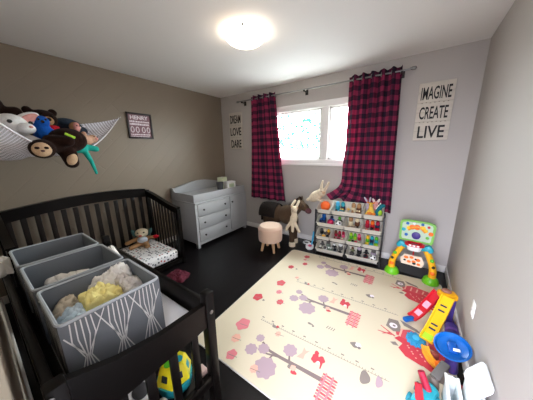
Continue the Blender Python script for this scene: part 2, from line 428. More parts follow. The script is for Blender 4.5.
bm = B(); bb(bm, LX-.014, LX+.008, .712, LY-.045, .105, .69, .004); bb(bm, LX+.006, LX+.011, .712, .74, .105, .69); bb(bm, LX+.006, LX+.011, LY-.073, LY-.045, .105, .69); bb(bm, LX+.006, LX+.011, .74, LY-.073, .105, .15); bb(bm, LX+.006, LX+.011, .74, LY-.073, .645, .69)
o = obj('door', bm, dg, t); knob(o, .745, .60)
bm = B(); bb(bm, .02, LX-.04, .03, LY-.03, TZ+.05, TZ+.068); bb(bm, LX-.045, LX-.02, 0.005, LY-.005, TZ, TZ+.115, .005)                 # front rail
sp = [(.0, .0), (LX-.03, .0), (LX-.03, .115), (.14, .115), (.115, .12), (.095, .14), (.08, .165), (.05, .175), (.0, .175)]
for y in (.005, LY-.03):
    M = Matrix(((1, 0, 0, .0), (0, 0, -1, y+.025), (0, 1, 0, TZ), (0, 0, 0, 1))); prism(bm, sp, 0, .025, M)
bk = [(.005, 0), (LY-.005, 0)]+[(LY-.005-(LY-.01)*i/16, 0.155+.085*math.sin(PI*i/16)**1.3) for i in range(17)]
prism(bm, bk, 0, .022, Matrix.Translation((0, 0, TZ)) @ XUP)
obj('changing_tray', bm, dg, t)

TT = TZ+.0695
tag(obj('storage_cup', lathe(B(), [(0, .002), (.05, .002), (.062, .13), (.056, .13), (.046, .01), (0, .01)], seg=20), mat('charcoal_fabric', '#55585c', .8), loc=(.36, 2.585, TT)), 'dark grey open cup left on the dresser tray', 'cup')
tb = thing('tissue_box', 'pale green upright tissue carton on the dresser tray', 'box', (.28, 2.72, TT), 12)
bm = B(); bb(bm, -.06, .06, -.07, .07, 0, .2, .004); obj('carton', bm, mat('pale_green_card', '#dfe8c8', .7), tb)
bm = B(); ell(bm, (0, 0, .2), (.03, .05, .002)); obj('opening', bm, WHITE_P, tb)
tb = thing('wipes_box', 'white lidded wipes box in front of the green carton', 'box', (.42, 2.765, TT), -5)
bm = B(); bb(bm, -.06, .06, -.095, .095, 0, .115, .012); obj('tub', bm, WHITE_P, tb)
bm = B(); bb(bm, -.062, .062, -.097, .097, .115, .13, .006); bb(bm, -.025, .025, -.04, .04, .13, .136, .003); obj('lid', bm, mat('cool_white', '#f2f4f4', .35), tb)
bm = B(); bb(bm, .0605, .0615, -.06, .05, .03, .09); obj('wipes_label', bm, mat('sage_print', '#b8c8a8', .7), tb)

# ------------------------------------------------------------------ crib
t = thing('crib', 'dark espresso baby crib against the taupe wall, front open', 'crib', (.03, .06, 0))
CL, CW = 1.43, .77     # along y, along x
bm = B(); pr = []
for i in range(25):
    u = i/24; pr.append((u*(CL-.06)+.0, .905+.062*math.sin(PI*(u*.86+.02))**1.0+.012*u))
lo = [(y, z-.105) for y, z in pr][::-1]
prism(bm, pr+lo, 0, .035, XUP)
tp = [(y-.0, z+.012) for y, z in pr]+[(y, z-.004) for y, z in pr][::-1]
prism(bm, tp, -.008, .05, XUP)
obj('headboard_rail', bm, ESP, t)
bm = B(); bb(bm, .0, .03, 0, CL-.05, .12, .20, .004); obj('lower_rail', bm, ESP, t)
slatm = mat('espresso_slat', '#17110e', .34, .2)
for i in range(13):
    y = .06+i*(CL-.16)/12.5; bm = B(); bb(bm, .010, .024, y, y+.045, .19, .85, .003); obj('slat', bm, slatm, t)
for y in (.0, CL-.05):
    bm = B(); bb(bm, -.004, .044, y, y+.05, 0, .93 if y else .90, .004); obj('post', bm, ESP, t)
def end_panel(y):
    tp = []
    for i in range(17):
        u = i/16; tp.append((u*CW, .905-.15*(u*u*(3-2*u))*.75-.03*u))
    bm = B(); M = Matrix(((1, 0, 0, 0), (0, 0, 1, y), (0, 1, 0, 0), (0, 0, 0, 1)))
    prism(bm, tp+[(a, b-.07) for a, b in tp][::-1], 0, .04, M); prism(bm, [(a, b+.01) for a, b in tp]+[(a, b-.004) for a, b in tp][::-1], -.006, .046, M)
    obj('end_rail', bm, ESP, t)
    bm = B(); bb(bm, .03, CW-.03, y+.006, y+.034, .06, .13, .003); obj('end_lower_rail', bm, ESP, t)
    for i in range(9):
        x = .075+i*.073; bm = B(); bb(bm, x, x+.022, y+.012, y+.028, .12, .82-.12*(x/CW)**1.6, .002); obj('slat', bm, slatm, t)
    bm = B(); bb(bm, CW-.045, CW+.005, y-.003, y+.043, 0, .735, .004); obj('front_post', bm, ESP, t)
end_panel(CL-.045); end_panel(.005)
bm = B(); bb(bm, .03, CW-.005, .05, CL-.05, .055, .082, .003); bb(bm, CW-.02, CW, .05, CL-.05, .03, .085, .003); obj('mattress_support', bm, ESP, t)
def sheet_mat():
    m = bpy.data.materials.new('printed_sheet'); m.use_nodes = True; nt = m.node_tree; b = nt.nodes['Principled BSDF']; b.inputs['Roughness'].default_value = .9
    tc = N(nt, 'ShaderNodeTexCoord'); v = N(nt, 'ShaderNodeTexVoronoi'); v.inputs['Scale'].default_value = 25; v.inputs['Randomness'].default_value = .55
    nt.links.new(tc.outputs['Object'], v.inputs['Vector'])
    near = MA(nt, 'LESS_THAN', v.outputs['Distance'], .30)
    r = N(nt, 'ShaderNodeValToRGB'); r.color_ramp.interpolation = 'CONSTANT'; e = r.color_ramp.elements
    e[0].color = lin('#2c3040'); e[1].position = .8; e[1].color = lin('#b04848'); k = e.new(.4); k.color = lin('#8a8a92'); k = e.new(.62); k.color = lin('#3a3a44')
    s = N(nt, 'ShaderNodeSeparateColor'); nt.links.new(v.outputs['Color'], s.inputs[0]); nt.links.new(s.outputs[0], r.inputs[0])
    mx = N(nt, 'ShaderNodeMix', data_type='RGBA'); mx.inputs['A'].default_value = lin('#eceaea')
    nt.links.new(near, mx.inputs['Factor']); nt.links.new(r.outputs[0], mx.inputs['B']); nt.links.new(mx.outputs['Result'], b.inputs['Base Color'])
    return m
bm = B(); bb(bm, -.335, .335, -.64, .64, 0, .125, .035, seg=4)
tag(obj('crib_mattress', bm, sheet_mat(), loc=(.44, .775, .090)), 'crib mattress in a white sheet printed with small animals', 'mattress')

# plush puppy on the mattress
MT = .223
t = thing('plush_puppy', 'small plush puppy sitting on the crib mattress', 'plush toy', (.27, 1.22, MT), 55)
t.scale = (1.36, 1.25, 1.08)
blob('body', [((0, 0, .06), (.055, .05, .065)), ('l', [(.02, -.02, .03), (.05, -.10, .02)], [.028, .026]), ('l', [(-.02, -.02, .03), (-.09, -.08, .02)], [.028, .026]), ('l', [(.05, 0, .09), (.12, -.03, .10)], [.02, .02]), ('l', [(-.05, 0, .09), (-.13, -.03, .06)], [.022, .024])], F_TAN, t)
bm = B(); ell(bm, (0, -.012, .075), (.05, .045, .045)); obj('shirt', bm, mat('pale_shirt', '#c8d0dc', .9), t)
h = blob('head', [((0, -.005, .165), (.062, .056, .055)), ((0, -.055, .15), (.032, .03, .026))], F_CREAM, t)
for s in (-1, 1):
    bm = B(); ell(bm, (s*.07, .005, .165), (.018, .03, .05), R(0, s*18, 0)); obj('ear', bm, mat('puppy_ear', '#3c5c58' if s < 0 else '#505a5c', .9), t)
    bm = B(); ell(bm, (s*.026, -.052, .183), .009, u=10, v=8); obj('eye', bm, BLACK_E, t)
bm = B(); ell(bm, (0, -.086, .158), (.014, .01, .01), u=10, v=8); obj('nose', bm, F_RED, t)
bm = B(); ell(bm, (.125, -.035, .105), (.028, .02, .022)); obj('red_paw', bm, F_RED, t)

# maroon cloth on the floor
def crumple(name, label, cat, m, loc, s, seed, group=None, n=44, rz=0, clip=None):
    rr = random.Random(seed); ph = [rr.uniform(0, 6) for _ in range(8)]
    def P(u, v):
        a, b = u-.5, v-.5; r = math.sqrt(a*a+b*b)*2
        wob = 1+.14*math.sin(5*math.atan2(b, a)+ph[0])+.08*math.sin(9*math.atan2(b, a)+ph[1])
        q = Vector((a*s[0]*26+seed, b*s[1]*26, seed)); fold = 1-2*abs(noise.noise(q)); fold2 = 1-2*abs(noise.noise(q*2.2+Vector((3, 1, 0))))
        z = s[2]*max(0, 1-r**3)*(.52+.30*fold+.22*fold2+.16*math.sin(5*a+ph[2])*math.cos(4*b+ph[3])) + .008*fold2*max(0, 1-r)
        return Vector((a*s[0]*wob, b*s[1]*wob, max(.001, z)))
    bm = B(); grid(bm, P, n, n)
    bmesh.ops.rotate(bm, verts=bm.verts, cent=(0, 0, 0), matrix=R(0, 0, rz))
    if clip or group:
        x0, x1, y0, y1 = clip or (2.126, 2.388, .078, .361)
        for v in bm.verts: v.co.x = min(max(v.co.x+loc[0], x0), x1)-loc[0]; v.co.y = min(max(v.co.y+loc[1], y0), y1)-loc[1]
    o = obj(name, bm, m, sharp=None, loc=loc)
    so = o.modifiers.new('thick', 'SOLIDIFY'); so.thickness = .003; so.offset = 1
    return tag(o, label, cat, group)
crumple('cloth', 'crumpled maroon cloth on the floor beside the crib', 'cloth', mat('maroon_cloth', '#5a1c2c', .95, var=.3, vscale=20), (1.02, 1.21, 0), (.26, .24, .07), 3)

# ------------------------------------------------------------------ changing table
t = thing('changing_table', 'dark espresso changing table in the near corner, slatted end', 'changing table', (0, 0, 0))
X0, X1, Y0, Y1 = 1.30, 2.52, .004, .50
for (x, y, z) in ((X1-.045, Y1-.0, .835), (X1-.045, Y0, .865), (X0, Y1-.0, .835), (X0, Y0, .865)):
    bm = B(); bb(bm, x, x+.045, y, y+.045, 0, z, .006); obj('post', bm, ESP, t)
bm = B(); bb(bm, X0+.02, X1-.02, Y0+.01, Y1+.03, .655, .68, .002); obj('tray_board', bm, ESP, t)
bm = B(); bb(bm, X0+.045, X1-.045, Y1+.008, Y1+.03, .66, .79, .006); obj('front_rail', bm, ESP, t)
bm = B(); bb(bm, X0+.045, X1-.045, Y0+.004, Y0+.028, .66, .85, .006); obj('back_rail', bm, ESP, t)
for x in (X1-.035, X0+.01):
    pts = [(Y0+.04, .665), (Y1+.005, .665), (Y1+.005, .785), (Y0+.3, .79), (Y0+.16, .815), (Y0+.04, .86)]
    bm = B(); prism(bm, pts, x, x+.025, XUP); obj('end_rail', bm, ESP, t)
    bm = B(); bb(bm, x, x+.025, Y0+.04, Y1+.005, .325, .385, .004); obj('end_lower_rail', bm, ESP, t)
    bm = B(); bb(bm, x, x+.025, Y0+.04, Y1+.005, .06, .11, .004); obj('end_foot_rail', bm, ESP, t)
    for y in (.065, .155, .247, .338, .437):
        bm = B(); bb(bm, x+.005, x+.02, y-.017, y+.017, .38, .67, .003); obj('slat', bm, ESP, t)
        bm = B(); bb(bm, x+.005, x+.02, y-.017, y+.017, .105, .33, .003); obj('lower_slat', bm, ESP, t)
for z in (.34, .08):
    bm = B(); bb(bm, X0+.03, X1-.03, Y0+.02, Y1+.025, z, z+.018, .002); obj('shelf', bm, ESP, t)
for b_ in ((X1+.002, .012, .84), (X1+.002, .522, .74)):
    bm = B(); lathe(bm, [(.009, 0), (.009, .003), (.004, .004), (0, .003)], seg=12, M=Matrix.Translation(b_) @ R(0, 90, 0).to_4x4()); obj('bolt', bm, METAL, t)
bm = B(); bb(bm, X0+.06, X1-.07, .065, .495, .681, .7045, .01, seg=3)
tag(obj('changing_pad', bm, mat('pad_white', '#e8e8ea', .6)), 'thin white changing pad under the grey fabric bins', 'pad')

# fabric bins
bin_out = mat('grey_bin_fabric', '#62666a', .85, bump=.15, bscale=400)
bin_in = mat('bin_lining', '#747a80', .8, bump=.1, bscale=300)
bin_rim = mat('bin_piping', '#a3a9ae', .7)
bin_line = mat('bin_white_print', '#c9c9c6', .8)
def fabric_bin(label, x0, y0, rz, w=.285, l=.305, h=.245):
    t = thing('fabric_bin', label, 'storage bin', (x0, y0, .705), rz, 'grey fabric bins on the changing table')
    bm = B(); k = .006
    bb(bm, 0, w, 0, l, 0, k, .002)
    for a in ((0, k, 0, l), (w-k, w, 0, l), (k, w-k, 0, k), (k, w-k, l-k, l)): bb(bm, *a, k, h)
    o = obj('shell', bm, bin_out, t)
    bm = B(); g = .0015
    for a in ((k, k+g, k, l-k), (w-k-g, w-k, k, l-k), (k, w-k, k, k+g), (k, w-k, l-k-g, l-k)): bb(bm, *a, k, h-.004)
    bb(bm, k, w-k, k, l-k, k, k+g); obj('lining', bm, bin_in, t)
    bm = B(); q = .02
    loop = []
    for (cx, cy, a0) in ((w-q+.003, l-q+.003, 0), (q-.003, l-q+.003, 90), (q-.003, q-.003, 180), (w-q+.003, q-.003, 270)):
        for s in range(4): a = math.radians(a0+s*30); loop.append((cx+(q-.004)*math.cos(a), cy+(q-.004)*math.sin(a), h))
    tube(bm, loop, .0055, 6, closed=True); obj('rim', bm, bin_rim, t)
    bm = B()
    def line(pts, M, wd=.0017):
        for p, q_ in zip(pts[:-1], pts[1:]):
            a, b = Vector((*p, 0)), Vector((*q_, 0)); n = (b-a).normalized(); s = Vector((-n.y, n.x, 0))*wd
            face(bm, [M @ (a+s), M @ (a-s), M @ (b-s), M @ (b+s)])
    def motif(M, ln):
        for c in (ln*.17, ln*.5, ln*.83):
            nz = .40*h if abs(c-ln*.5) > .01 else .33*h
            for j in range(-3, 4):
                if abs(j) == 3:
                    xe = min(max(c+j*.021, .006), ln-.006); line([(c, nz), (xe, nz+(.97*h-nz)*(xe-c)/(j*.021))], M)
                else:
                    line([(c+j*.004, nz), (c+j*.015, .70*h), (c+j*.013, .97*h)], M)
                if abs(j) < 3: line([(c+j*.004, nz), (c+j*.018, .02*h)], M)
    motif(Matrix(((0, 0, 1, w+.0012), (1, 0, 0, 0), (0, 1, 0, 0), (0, 0, 0, 1))), l)
    motif(Matrix(((1, 0, 0, 0), (0, 0, -1, -.0012), (0, 1, 0, 0), (0, 0, 0, 1))), w)
    obj('printed_lines', bm, bin_line, t)
    return t
fabric_bin('empty grey fabric bin farthest along the changing table', 1.495, .055, 0)
fabric_bin('grey fabric bin with one rolled white cloth, middle of three', 1.806, .06, 0)
fabric_bin('grey patterned fabric bin heaped with clothes, nearest the camera', 2.115, .067, 0)
def roll(label, m, a, b, r, cat='cloth'):
    bm = B(); a, b = Vector(a), Vector(b); n = 12
    tube(bm, [a+(b-a)*i/n+Vector((.006*math.sin(i*1.3), .004*math.cos(i), .004*math.sin(i*2))) for i in range(n+1)], [r*(.75+.25*math.sin(PI*(.15+.75*i/n)))*(1+.08*math.sin(i*2.3)) for i in range(n+1)], 14, flat=.8)
    return tag(obj('rolled_cloth', bm, m, sharp=None), label, cat)
clw = mat('white_cotton', '#efebe4', .95, bump=.4, bscale=60); cly = mat('yellow_cotton', '#f0e294', .95, bump=.4, bscale=60); clb = mat('pale_blue_cotton', '#c8dae4', .95, bump=.4, bscale=70)
clg = mat('grey_print_cotton', '#dcd6ce', .95, bump=.4, bscale=70, var=.25, vscale=40); clt = mat('tan_cotton', '#c8bca6', .95, bump=.5, bscale=60)
roll('rolled white cloth lying inside the middle bin', clw, (1.856, .125, .86), (1.905, .262, .86), .030)
crumple('cloth', 'bundled beige cloth standing beside the far bin', 'cloth', clw, (1.66, .43, .7065), (.17, .13, .15), 21, clip=(1.57, 1.76, .368, .49))
crumple('cloth', 'crumpled white cloth over the back rail beside the far bin', 'cloth', clw, (1.49, .01, .852), (.17, .12, .07), 9, clip=(1.40, 1.58, -.03, .046))
bm = B(); bb(bm, 2.13, 2.385, .085, .355, .7135, .851, .02)
tag(obj('folded_laundry', bm, clt, sharp=None), 'stack of folded laundry filling the nearest patterned bin', 'laundry')
cz = .852
crumple('cloth', 'pale blue printed cloth in the corner of the nearest bin', 'cloth', clb, (2.29, .135, cz), (.20, .16, .055), 11, 'clothes heaped in the nearest bin', rz=20, clip=(2.255, 2.385, .081, .150))
crumple('cloth', 'tan shirt sleeve heaped behind the yellow cloth', 'cloth', clt, (2.20, .16, cz), (.20, .20, .065), 12, 'clothes heaped in the nearest bin', clip=(2.129, 2.247, .081, .150))
crumple('cloth', 'crumpled yellow cloth on top of the clothes pile', 'cloth', cly, (2.25, .215, cz), (.20, .20, .085), 13, 'clothes heaped in the nearest bin', rz=20, clip=(2.193, 2.30, .157, .279))
crumple('cloth', 'grey and white printed baby shirt right of the yellow cloth', 'cloth', clg, (2.235, .30, cz), (.20, .16, .075), 14, 'clothes heaped in the nearest bin', clip=(2.193, 2.30, .286, .358))
crumple('cloth', 'white baby shirt standing up at the bin far corner', 'cloth', clw, (2.16, .29, cz), (.12, .2, .11), 15, 'clothes heaped in the nearest bin', clip=(2.129, 2.186, .204, .358))
crumple('cloth', 'light grey printed cloth along the near edge of the bin', 'cloth', mat('light_print', '#cfcac6', .95, bump=.4, bscale=70, var=.2, vscale=50), (2.345, .265, cz), (.14, .24, .055), 16, 'clothes heaped in the nearest bin', clip=(2.307, 2.385, .180, .358))

# toys on the table shelf
SZ = .3595
t = thing('shape_sorter', 'yellow and teal shape sorter bucket behind the table bars', 'toy', (2.375, .393, SZ), 20)
bm = B(); lathe(bm, [(0, 0), (.068, 0), (.075, .01), (.078, .055), (0, .055)], seg=28); obj('bucket', bm, TEAL_P, t)
LEM = mat('lemon_plastic', '#e8d820', .35)
bm = B(); lathe(bm, [(.081, .055), (.082, .066), (.060, .132), (.052, .14), (.0, .143)], seg=6); obj('lid', bm, LEM, t)
DK = mat('dark_hole', '#20282c', .6)
for i, m_ in enumerate((TEAL_P, DK, NAVY_P, CRIM_P, DK, NAVY_P)):
    a = math.radians(30+60*i); bm = B(); p = Vector((.0615*math.cos(a), .0615*math.sin(a), .098)); box(bm, p, (.006, .03, .03), .008, R(0, -18, 0) if 0 else (R(0, 0, math.degrees(a)) @ R(0, -18, 0))); obj('shape_hole', bm, m_, t)
for i, m_ in enumerate((TEAL_P, DK, GREEN_P)):
    a = math.radians(20+120*i); bm = B(); lathe(bm, [(.017, 0), (.017, .003), (0, .003)], (.028*math.cos(a), .028*math.sin(a), .1405), seg=14); obj('top_hole', bm, m_, t)
t = thing('toy_ring', 'white ring toy with black centre behind the table bars', 'toy', (2.32, .262, SZ), 0)
Mw = Matrix.Translation((0, 0, .062)) @ R(0, 60, -25).to_4x4()
bm = B(); lathe(bm, [(.034, -.014), (.058, -.016), (.064, 0), (.058, .016), (.034, .014), (.030, 0), (.034, -.014)], seg=28, M=Mw); obj('ring', bm, WHITE_P, t)
bm = B(); lathe(bm, [(0, -.008), (.033, -.008), (.033, .008), (0, .008)], seg=20, M=Mw); obj('hub', bm, BLACK_P, t)
t = thing('toy_block', 'small white and black toy beside the sorter', 'toy', (2.455, .285, SZ), 0)
bm = B(); ell(bm, (-.01, 0.01, .035), (.03, .022, .035)); obj('body', bm, WHITE_P, t); bm = B(); ell(bm, (.018, .006, .048), (.008, .012, .012)); obj('spot', bm, BLACK_P, t)
t = thing('toy_car', 'little yellow and blue toy car at the shelf end', 'toy', (2.41, .125, SZ), 5)
bm = B(); box(bm, (0, 0, .03), (.07, .045, .035), .01); box(bm, (0, 0, .055), (.04, .04, .03), .01); obj('car_body', bm, YEL_P, t); bm = B()
for x in (-.022, .022): cyl(bm, (x, -.026, .014), (x, .026, .014), .014, seg=12)
obj('wheels', bm, BLUE_P, t)
tag(obj('toy_block', bb(B(), -.022, .022, -.022, .022, 0, .035, .006), mat('pale_pink_block', '#d8b8b0', .5), loc=(2.445, .49, SZ)), 'pale pink block beside the sorter by the post', 'toy')
tag(obj('toy_ball', ell(B(), (0, 0, .035), .035), GREEN_P, loc=(2.30, .085, SZ)), 'green ball on the table shelf by the wall', 'ball')

# ------------------------------------------------------------------ play mat
matc = mat('play_mat_cream', '#dacdb2', .5, .35)
MP = dict(base=0, pink=1, rose=2, mauve=3, stem=4, red=5, grey=6, faint=7, edge=8, peach=9, white=10)
mm = [matc, mat('print_pink', '#e08088', .6), mat('print_rose', '#d05058', .6), mat('print_mauve', '#b49aa2', .6), mat('print_stem', '#83706e', .6), mat('print_red', '#cc3c48', .6),
      mat('print_grey', '#8a7e76', .6), mat('print_faint', '#b8ada0', .6), mat('mat_edge', '#d8d4cc', .6), mat('print_peach', '#eab09c', .6), mat('print_white', '#efe8dc', .6)]
MZ = .012
bm = B()
crn = [(1.835, 2.605), (1.93, .785), (3.58, .795), (3.57, 2.74)]
outl = []
for i in range(4):
    p, a, b = Vector(crn[i]), Vector(crn[i-1]), Vector(crn[(i+1) % 4]); d1, d2 = (a-p).normalized()*.06, (b-p).normalized()*.06
    for s in range(6): u = s/5; outl.append(tuple(((p+d1)*(1-u)**2+p*2*u*(1-u)+(p+d2)*u*u)))
outl = outl[::-1]
prism(bm, outl, 0, MZ-.0006, None, MP['edge']); 
cen = Vector((sum(p[0] for p in outl)/len(outl), sum(p[1] for p in outl)/len(outl)))
prism(bm, [tuple(cen+(Vector(p)-cen)*.996) for p in outl], MZ-.0006, MZ, None, MP['base'])
_lay = [0]
def pz(): _lay[0] += 1; return MZ+.0002+.000004*_lay[0]
def poly(pts, k): z = pz(); face(bm, [(x, y, z) for x, y in pts], MP[k])
def disc(x, y, r, k, lob=0, rx=1, ry=1, ph=0):
    poly([(x+rx*r*(1+(.10*math.cos(lob*a+ph) if lob else 0))*math.cos(a), y+ry*r*(1+(.10*math.cos(lob*a+ph) if lob else 0))*math.sin(a)) for a in [2*PI*i/28 for i in range(28)]], k)
def stroke(pts, w0, w1, k):
    n = len(pts)-1
    for i in range(n):
        a, b = Vector(pts[i]), Vector(pts[i+1]); d = (b-a).normalized(); s = Vector((-d.y, d.x)); wa, wb = w0+(w1-w0)*i/n, w0+(w1-w0)*(i+1)/n
        e = d*.004
        poly([tuple(a-e+s*wa), tuple(a-e-s*wa), tuple(b+e-s*wb), tuple(b+e+s*wb)], k)
def tree(ox, oy):                        # laid along +x; (0,0) where the trunk meets the fence
    stroke([(ox, oy), (ox-.17, oy-.01), (ox-.31, oy-.02), (ox-.40, oy-.02), (ox-.48, oy+.01)], .016, .008, 'stem')
    stroke([(ox-.31, oy-.02), (ox-.40, oy-.05), (ox-.45, oy-.06)], .008, .005, 'stem'); stroke([(ox-.36, oy-.03), (ox-.37, oy-.09)], .007, .005, 'stem'); stroke([(ox-.24, oy-.01), (ox-.27, oy+.05)], .008, .005, 'stem')
    for dx, dy, r in ((-.52, .03, .033), (-.52, -.085, .045), (-.445, -.03, .042), (-.355, -.14, .075), (-.275, .07, .05)): disc(ox+dx, oy+dy, r, 'mauve', 8)
    for i in range(9):                   # picket fence across the trunk
        y = oy+.05-.02*i*.97; poly([(ox-.015, y), (ox-.015, y-.013), (ox+.075, y-.018), (ox+.085, y-.011), (ox+.075, y-.004)], 'pink' if i % 2 else 'rose')
    for xx in (.005, .05): stroke([(ox+xx, oy+.055), (ox+xx, oy-.135)], .006, .006, 'pink')
    # fox under the branch, squirrel above it
    for (dx, dy, a) in ((-.215, -.04, 0), (-.18, -.06, 1)): disc(ox+dx, oy+dy, .018, 'red' if a else 'grey', 3, 1.2, .8)
    disc(ox-.195, oy-.035, .02, 'peach', 5)
    px, py = ox-.10, oy+.115
    disc(px, py, .03, 'red', 5, .8, 1.2); disc(px+.04, py+.01, .026, 'red', 4, 1, 1.1); disc(px-.005, py+.045, .016, 'red', 3); stroke([(px+.05, py), (px+.055, py-.05)], .008, .004, 'red')
    disc(px+.03, py-.02, .012, 'white')
    qx, qy = ox-.185, oy+.10
    poly([(qx-.03, qy-.05), (qx+.02, qy-.04), (qx+.015, qy), (qx+.035, qy+.05), (qx+.01, qy+.03), (qx-.015, qy+.05), (qx-.01, qy)], 'peach')
for oy in (1.06, 1.735, 2.44): tree(2.875, oy)
def ruler(x0, x1, y, y2):
    n = 10; f = lambda i: (x0+(x1-x0)*i/n, y+(y2-y)*i/n)
    for i in range(n):
        stroke([f(i), f(i+1)], .0018, .0018, 'grey')
        for j in range(5): p = f(i+j/5); stroke([p, (p[0], p[1]+(.018 if j == 0 else .009))], .0013, .0013, 'grey')
        p = f(i); stroke([(p[0]-.008, p[1]+.034), (p[0]+.006, p[1]+.034)], .006, .004, 'grey')
for y in (1.245, 1.915): ruler(2.25, 3.22, y, y+.045)
ruler(2.25, 3.22, 2.58, 2.60)
for k, (x, y, r, c) in enumerate([(2.049, 2.146, .034, 'red'), (2.108, 2.496, .036, 'rose'), (2.165, 2.31, .03, 'rose'), (2.118, 1.79, .045, 'rose'), (2.181, 1.647, .028, 'pink'), (2.046, 1.462, .045, 'red'), (2.269, 1.524, .032, 'rose'),
                 (2.149, 1.117, .055, 'pink'), (2.196, .981, .034, 'peach'), (2.265, .86, .036, 'pink'), (2.464, .87, .026, 'peach'), (2.12, 2.41, .02, 'pink'), (2.45, 1.20, .022, 'peach'), (2.22, 1.98, .02, 'peach')]):
    disc(x, y, r, c, 5 if k % 2 else 7, 1, 1.15, k)
    stroke([(x-.02, y-.01), (x+.045, y+.004)], .002, .002, 'grey')
for x, y in ((2.13, 2.14), (2.12, 1.455)): disc(x, y, .012, 'grey', 3)
for x, y in ((2.39, 1.245), (2.36, 1.93)): disc(x, y, .018, 'grey', 3, 1.4, .7); disc(x+.02, y+.012, .012, 'red', 3); stroke([(x-.03, y+.02), (x+.03, y-.01)], .004, .002, 'grey')
for x, y in ((2.604, 2.116), (2.62, 1.44)):
    disc(x, y, .016, 'grey', 3, 1.5, .6); disc(x+.03, y-.01, .01, 'grey', 3)
for x, y in ((2.75, 1.487), (2.764, 2.201)):
    for i in range(4): stroke([(x+.018*i, y-.012), (x+.018*i+.006, y+.014)], .003, .003, 'grey')
for x, y in ((2.982, 1.442), (2.968, 2.10)): disc(x, y, .03, 'grey', 4, 1.1, .8); disc(x+.02, y+.012, .02, 'white', 5); disc(x+.03, y-.01, .012, 'grey', 4)
def deer(ox, oy, s=1):                    # deer with an owl and a striped rider, laid along +x
    Q = lambda l: [(ox+a*s, oy+b*s) for a, b in l]
    poly(Q([(0, .02), (.05, .045), (.12, .02), (.18, .0), (.28, .03), (.285, -.03), (.25, -.10), (.22, -.14), (.12, -.155), (.04, -.135), (.0, -.09), (.02, -.04), (-.03, -.02)]), 'red')
    for a, b in (((.18, -.12), (.36, -.20)), ((.13, -.13), (.33, -.245)), ((.24, -.02), (.29, -.05))): stroke(Q([a, b]), .018*s, .010*s, 'red')
    poly(Q([(-.03, .07), (.06, .12), (.2, .09), (.24, .02), (.1, -.0), (-.02, .02)]), 'rose')
    for i in range(4): stroke(Q([(.01+.05*i, .10-.01*i), (.0+.05*i, .02)]), .006*s, .006*s, 'peach')
    poly(Q([(-.08, .16), (-.02, .17), (.0, .12), (.0, .06), (-.04, .04), (-.09, .07)]), 'grey'); disc(ox-.045*s, oy+.10*s, .026*s, 'white'); disc(ox-.04*s, oy+.10*s, .01*s, 'grey')
    poly(Q([(-.01, .19), (.1, .15), (.12, .12), (.02, .14)]), 'grey')
    for a, b in (((-.03, -.0), (-.12, .05)), ((-.06, .01), (-.1, -.02)), ((-.05, .0), (-.13, -.01))): stroke(Q([a, b]), .006*s, .003*s, 'rose')
    poly(Q([(-.05, -.07), (-.02, -.05), (.0, -.075), (-.03, -.085)]), 'grey')
    for i in range(14): disc(ox+(.05+.023*i % .2)*s, oy-(.04+.037*i % .08)*s, .005*s, 'peach')
deer(3.25, 1.70, 1.12); deer(3.25, 2.40, 1.0); deer(3.27, .98)
disc(3.09, 1.23, .03, 'grey', 3, 1, 1.6); disc(3.17, 1.25, .02, 'mauve', 3, 1, 2)
tag(obj('play_mat', bm, mm, sharp=None), 'cream play mat printed with trees, leaves and red deer', 'mat')

# ------------------------------------------------------------------ stool
t = thing('stool', 'round blush pink stool with short pale wooden legs', 'stool', (1.54, 2.435, 0), 10)
t.scale = (1.1, 1.1, 1)
bm = B(); lathe(bm, [(0, .155), (.145, .155), (.157, .165), (.162, .22), (.162, .335), (.155, .368), (.137, .39), (.09, .40), (0, .403)], seg=36); obj('seat', bm, mat('blush_fabric', '#ceb09a', .9, sheen=.3, bump=.1, bscale=300), t)
bm = B(); tube(bm, [(.163*math.cos(a), .163*math.sin(a), .345) for a in [2*PI*i/36 for i in range(36)]], .003, 6, closed=True); obj('piping', bm, mat('blush_piping', '#c8a492', .9), t)
wl = mat('pale_wood', '#c8a078', .5)
for a in (45, 135, 225, 315):
    a = math.radians(a); c, s = math.cos(a), math.sin(a); bm = B(); cyl(bm, (.095*c, .095*s, .158), (.125*c, .125*s, .0), .023, .017, 12); obj('leg', bm, wl, t)

# ------------------------------------------------------------------ plush horse
t = thing('plush_horse', 'large brown plush horse standing behind the pink stool', 'plush toy', (1.55, 2.79, 0), 0)
blob('body', [((-.16, 0, .46), (.19, .13, .16)), ((.08, 0, .47), (.17, .125, .155)), ('l', [(.14, 0, .52), (.25, 0, .62), (.30, 0, .67)], [.11, .085, .07]), ((.36, -.02, .64), (.10, .06, .06), R(0, 25, 0)),
      ('l', [(.18, -.07, .4), (.2, -.075, .2), (.2, -.075, .05)], [.065, .045, .042]), ('l', [(.16, .07, .4), (.17, .075, .2), (.17, .075, .05)], [.065, .045, .042]),
      ('l', [(-.26, -.07, .4), (-.28, -.07, .22), (-.26, -.07, .05)], [.075, .048, .042]), ('l', [(-.24, .07, .4), (-.26, .075, .22), (-.25, .075, .05)], [.075, .048, .042])], F_BROWN, t, .012)
bm = B(); grid(bm, lambda u, v: Vector((-.375+.30*u, .155*math.cos(PI*(-.05+1.1*v)), .455+.185*math.sin(PI*(-.05+1.1*v))*(1-.10*(2*u-1)**2))), 10, 14)
o = obj('saddle_blanket', bm, fur('dark_saddle', '#231e1b'), t, sharp=None); so = o.modifiers.new('th', 'SOLIDIFY'); so.thickness = .012
bm = B(); ell(bm, (.44, -.035, .595), (.05, .045, .042), R(0, 25, 0)); obj('muzzle', bm, F_MAUVE, t)
bm = B()
for i in range(9): ell(bm, (.12+.022*i, .0, .60+.018*i), (.03, .022, .045), R(0, -30, 0), u=10, v=8)
obj('mane', bm, F_DARK, t)
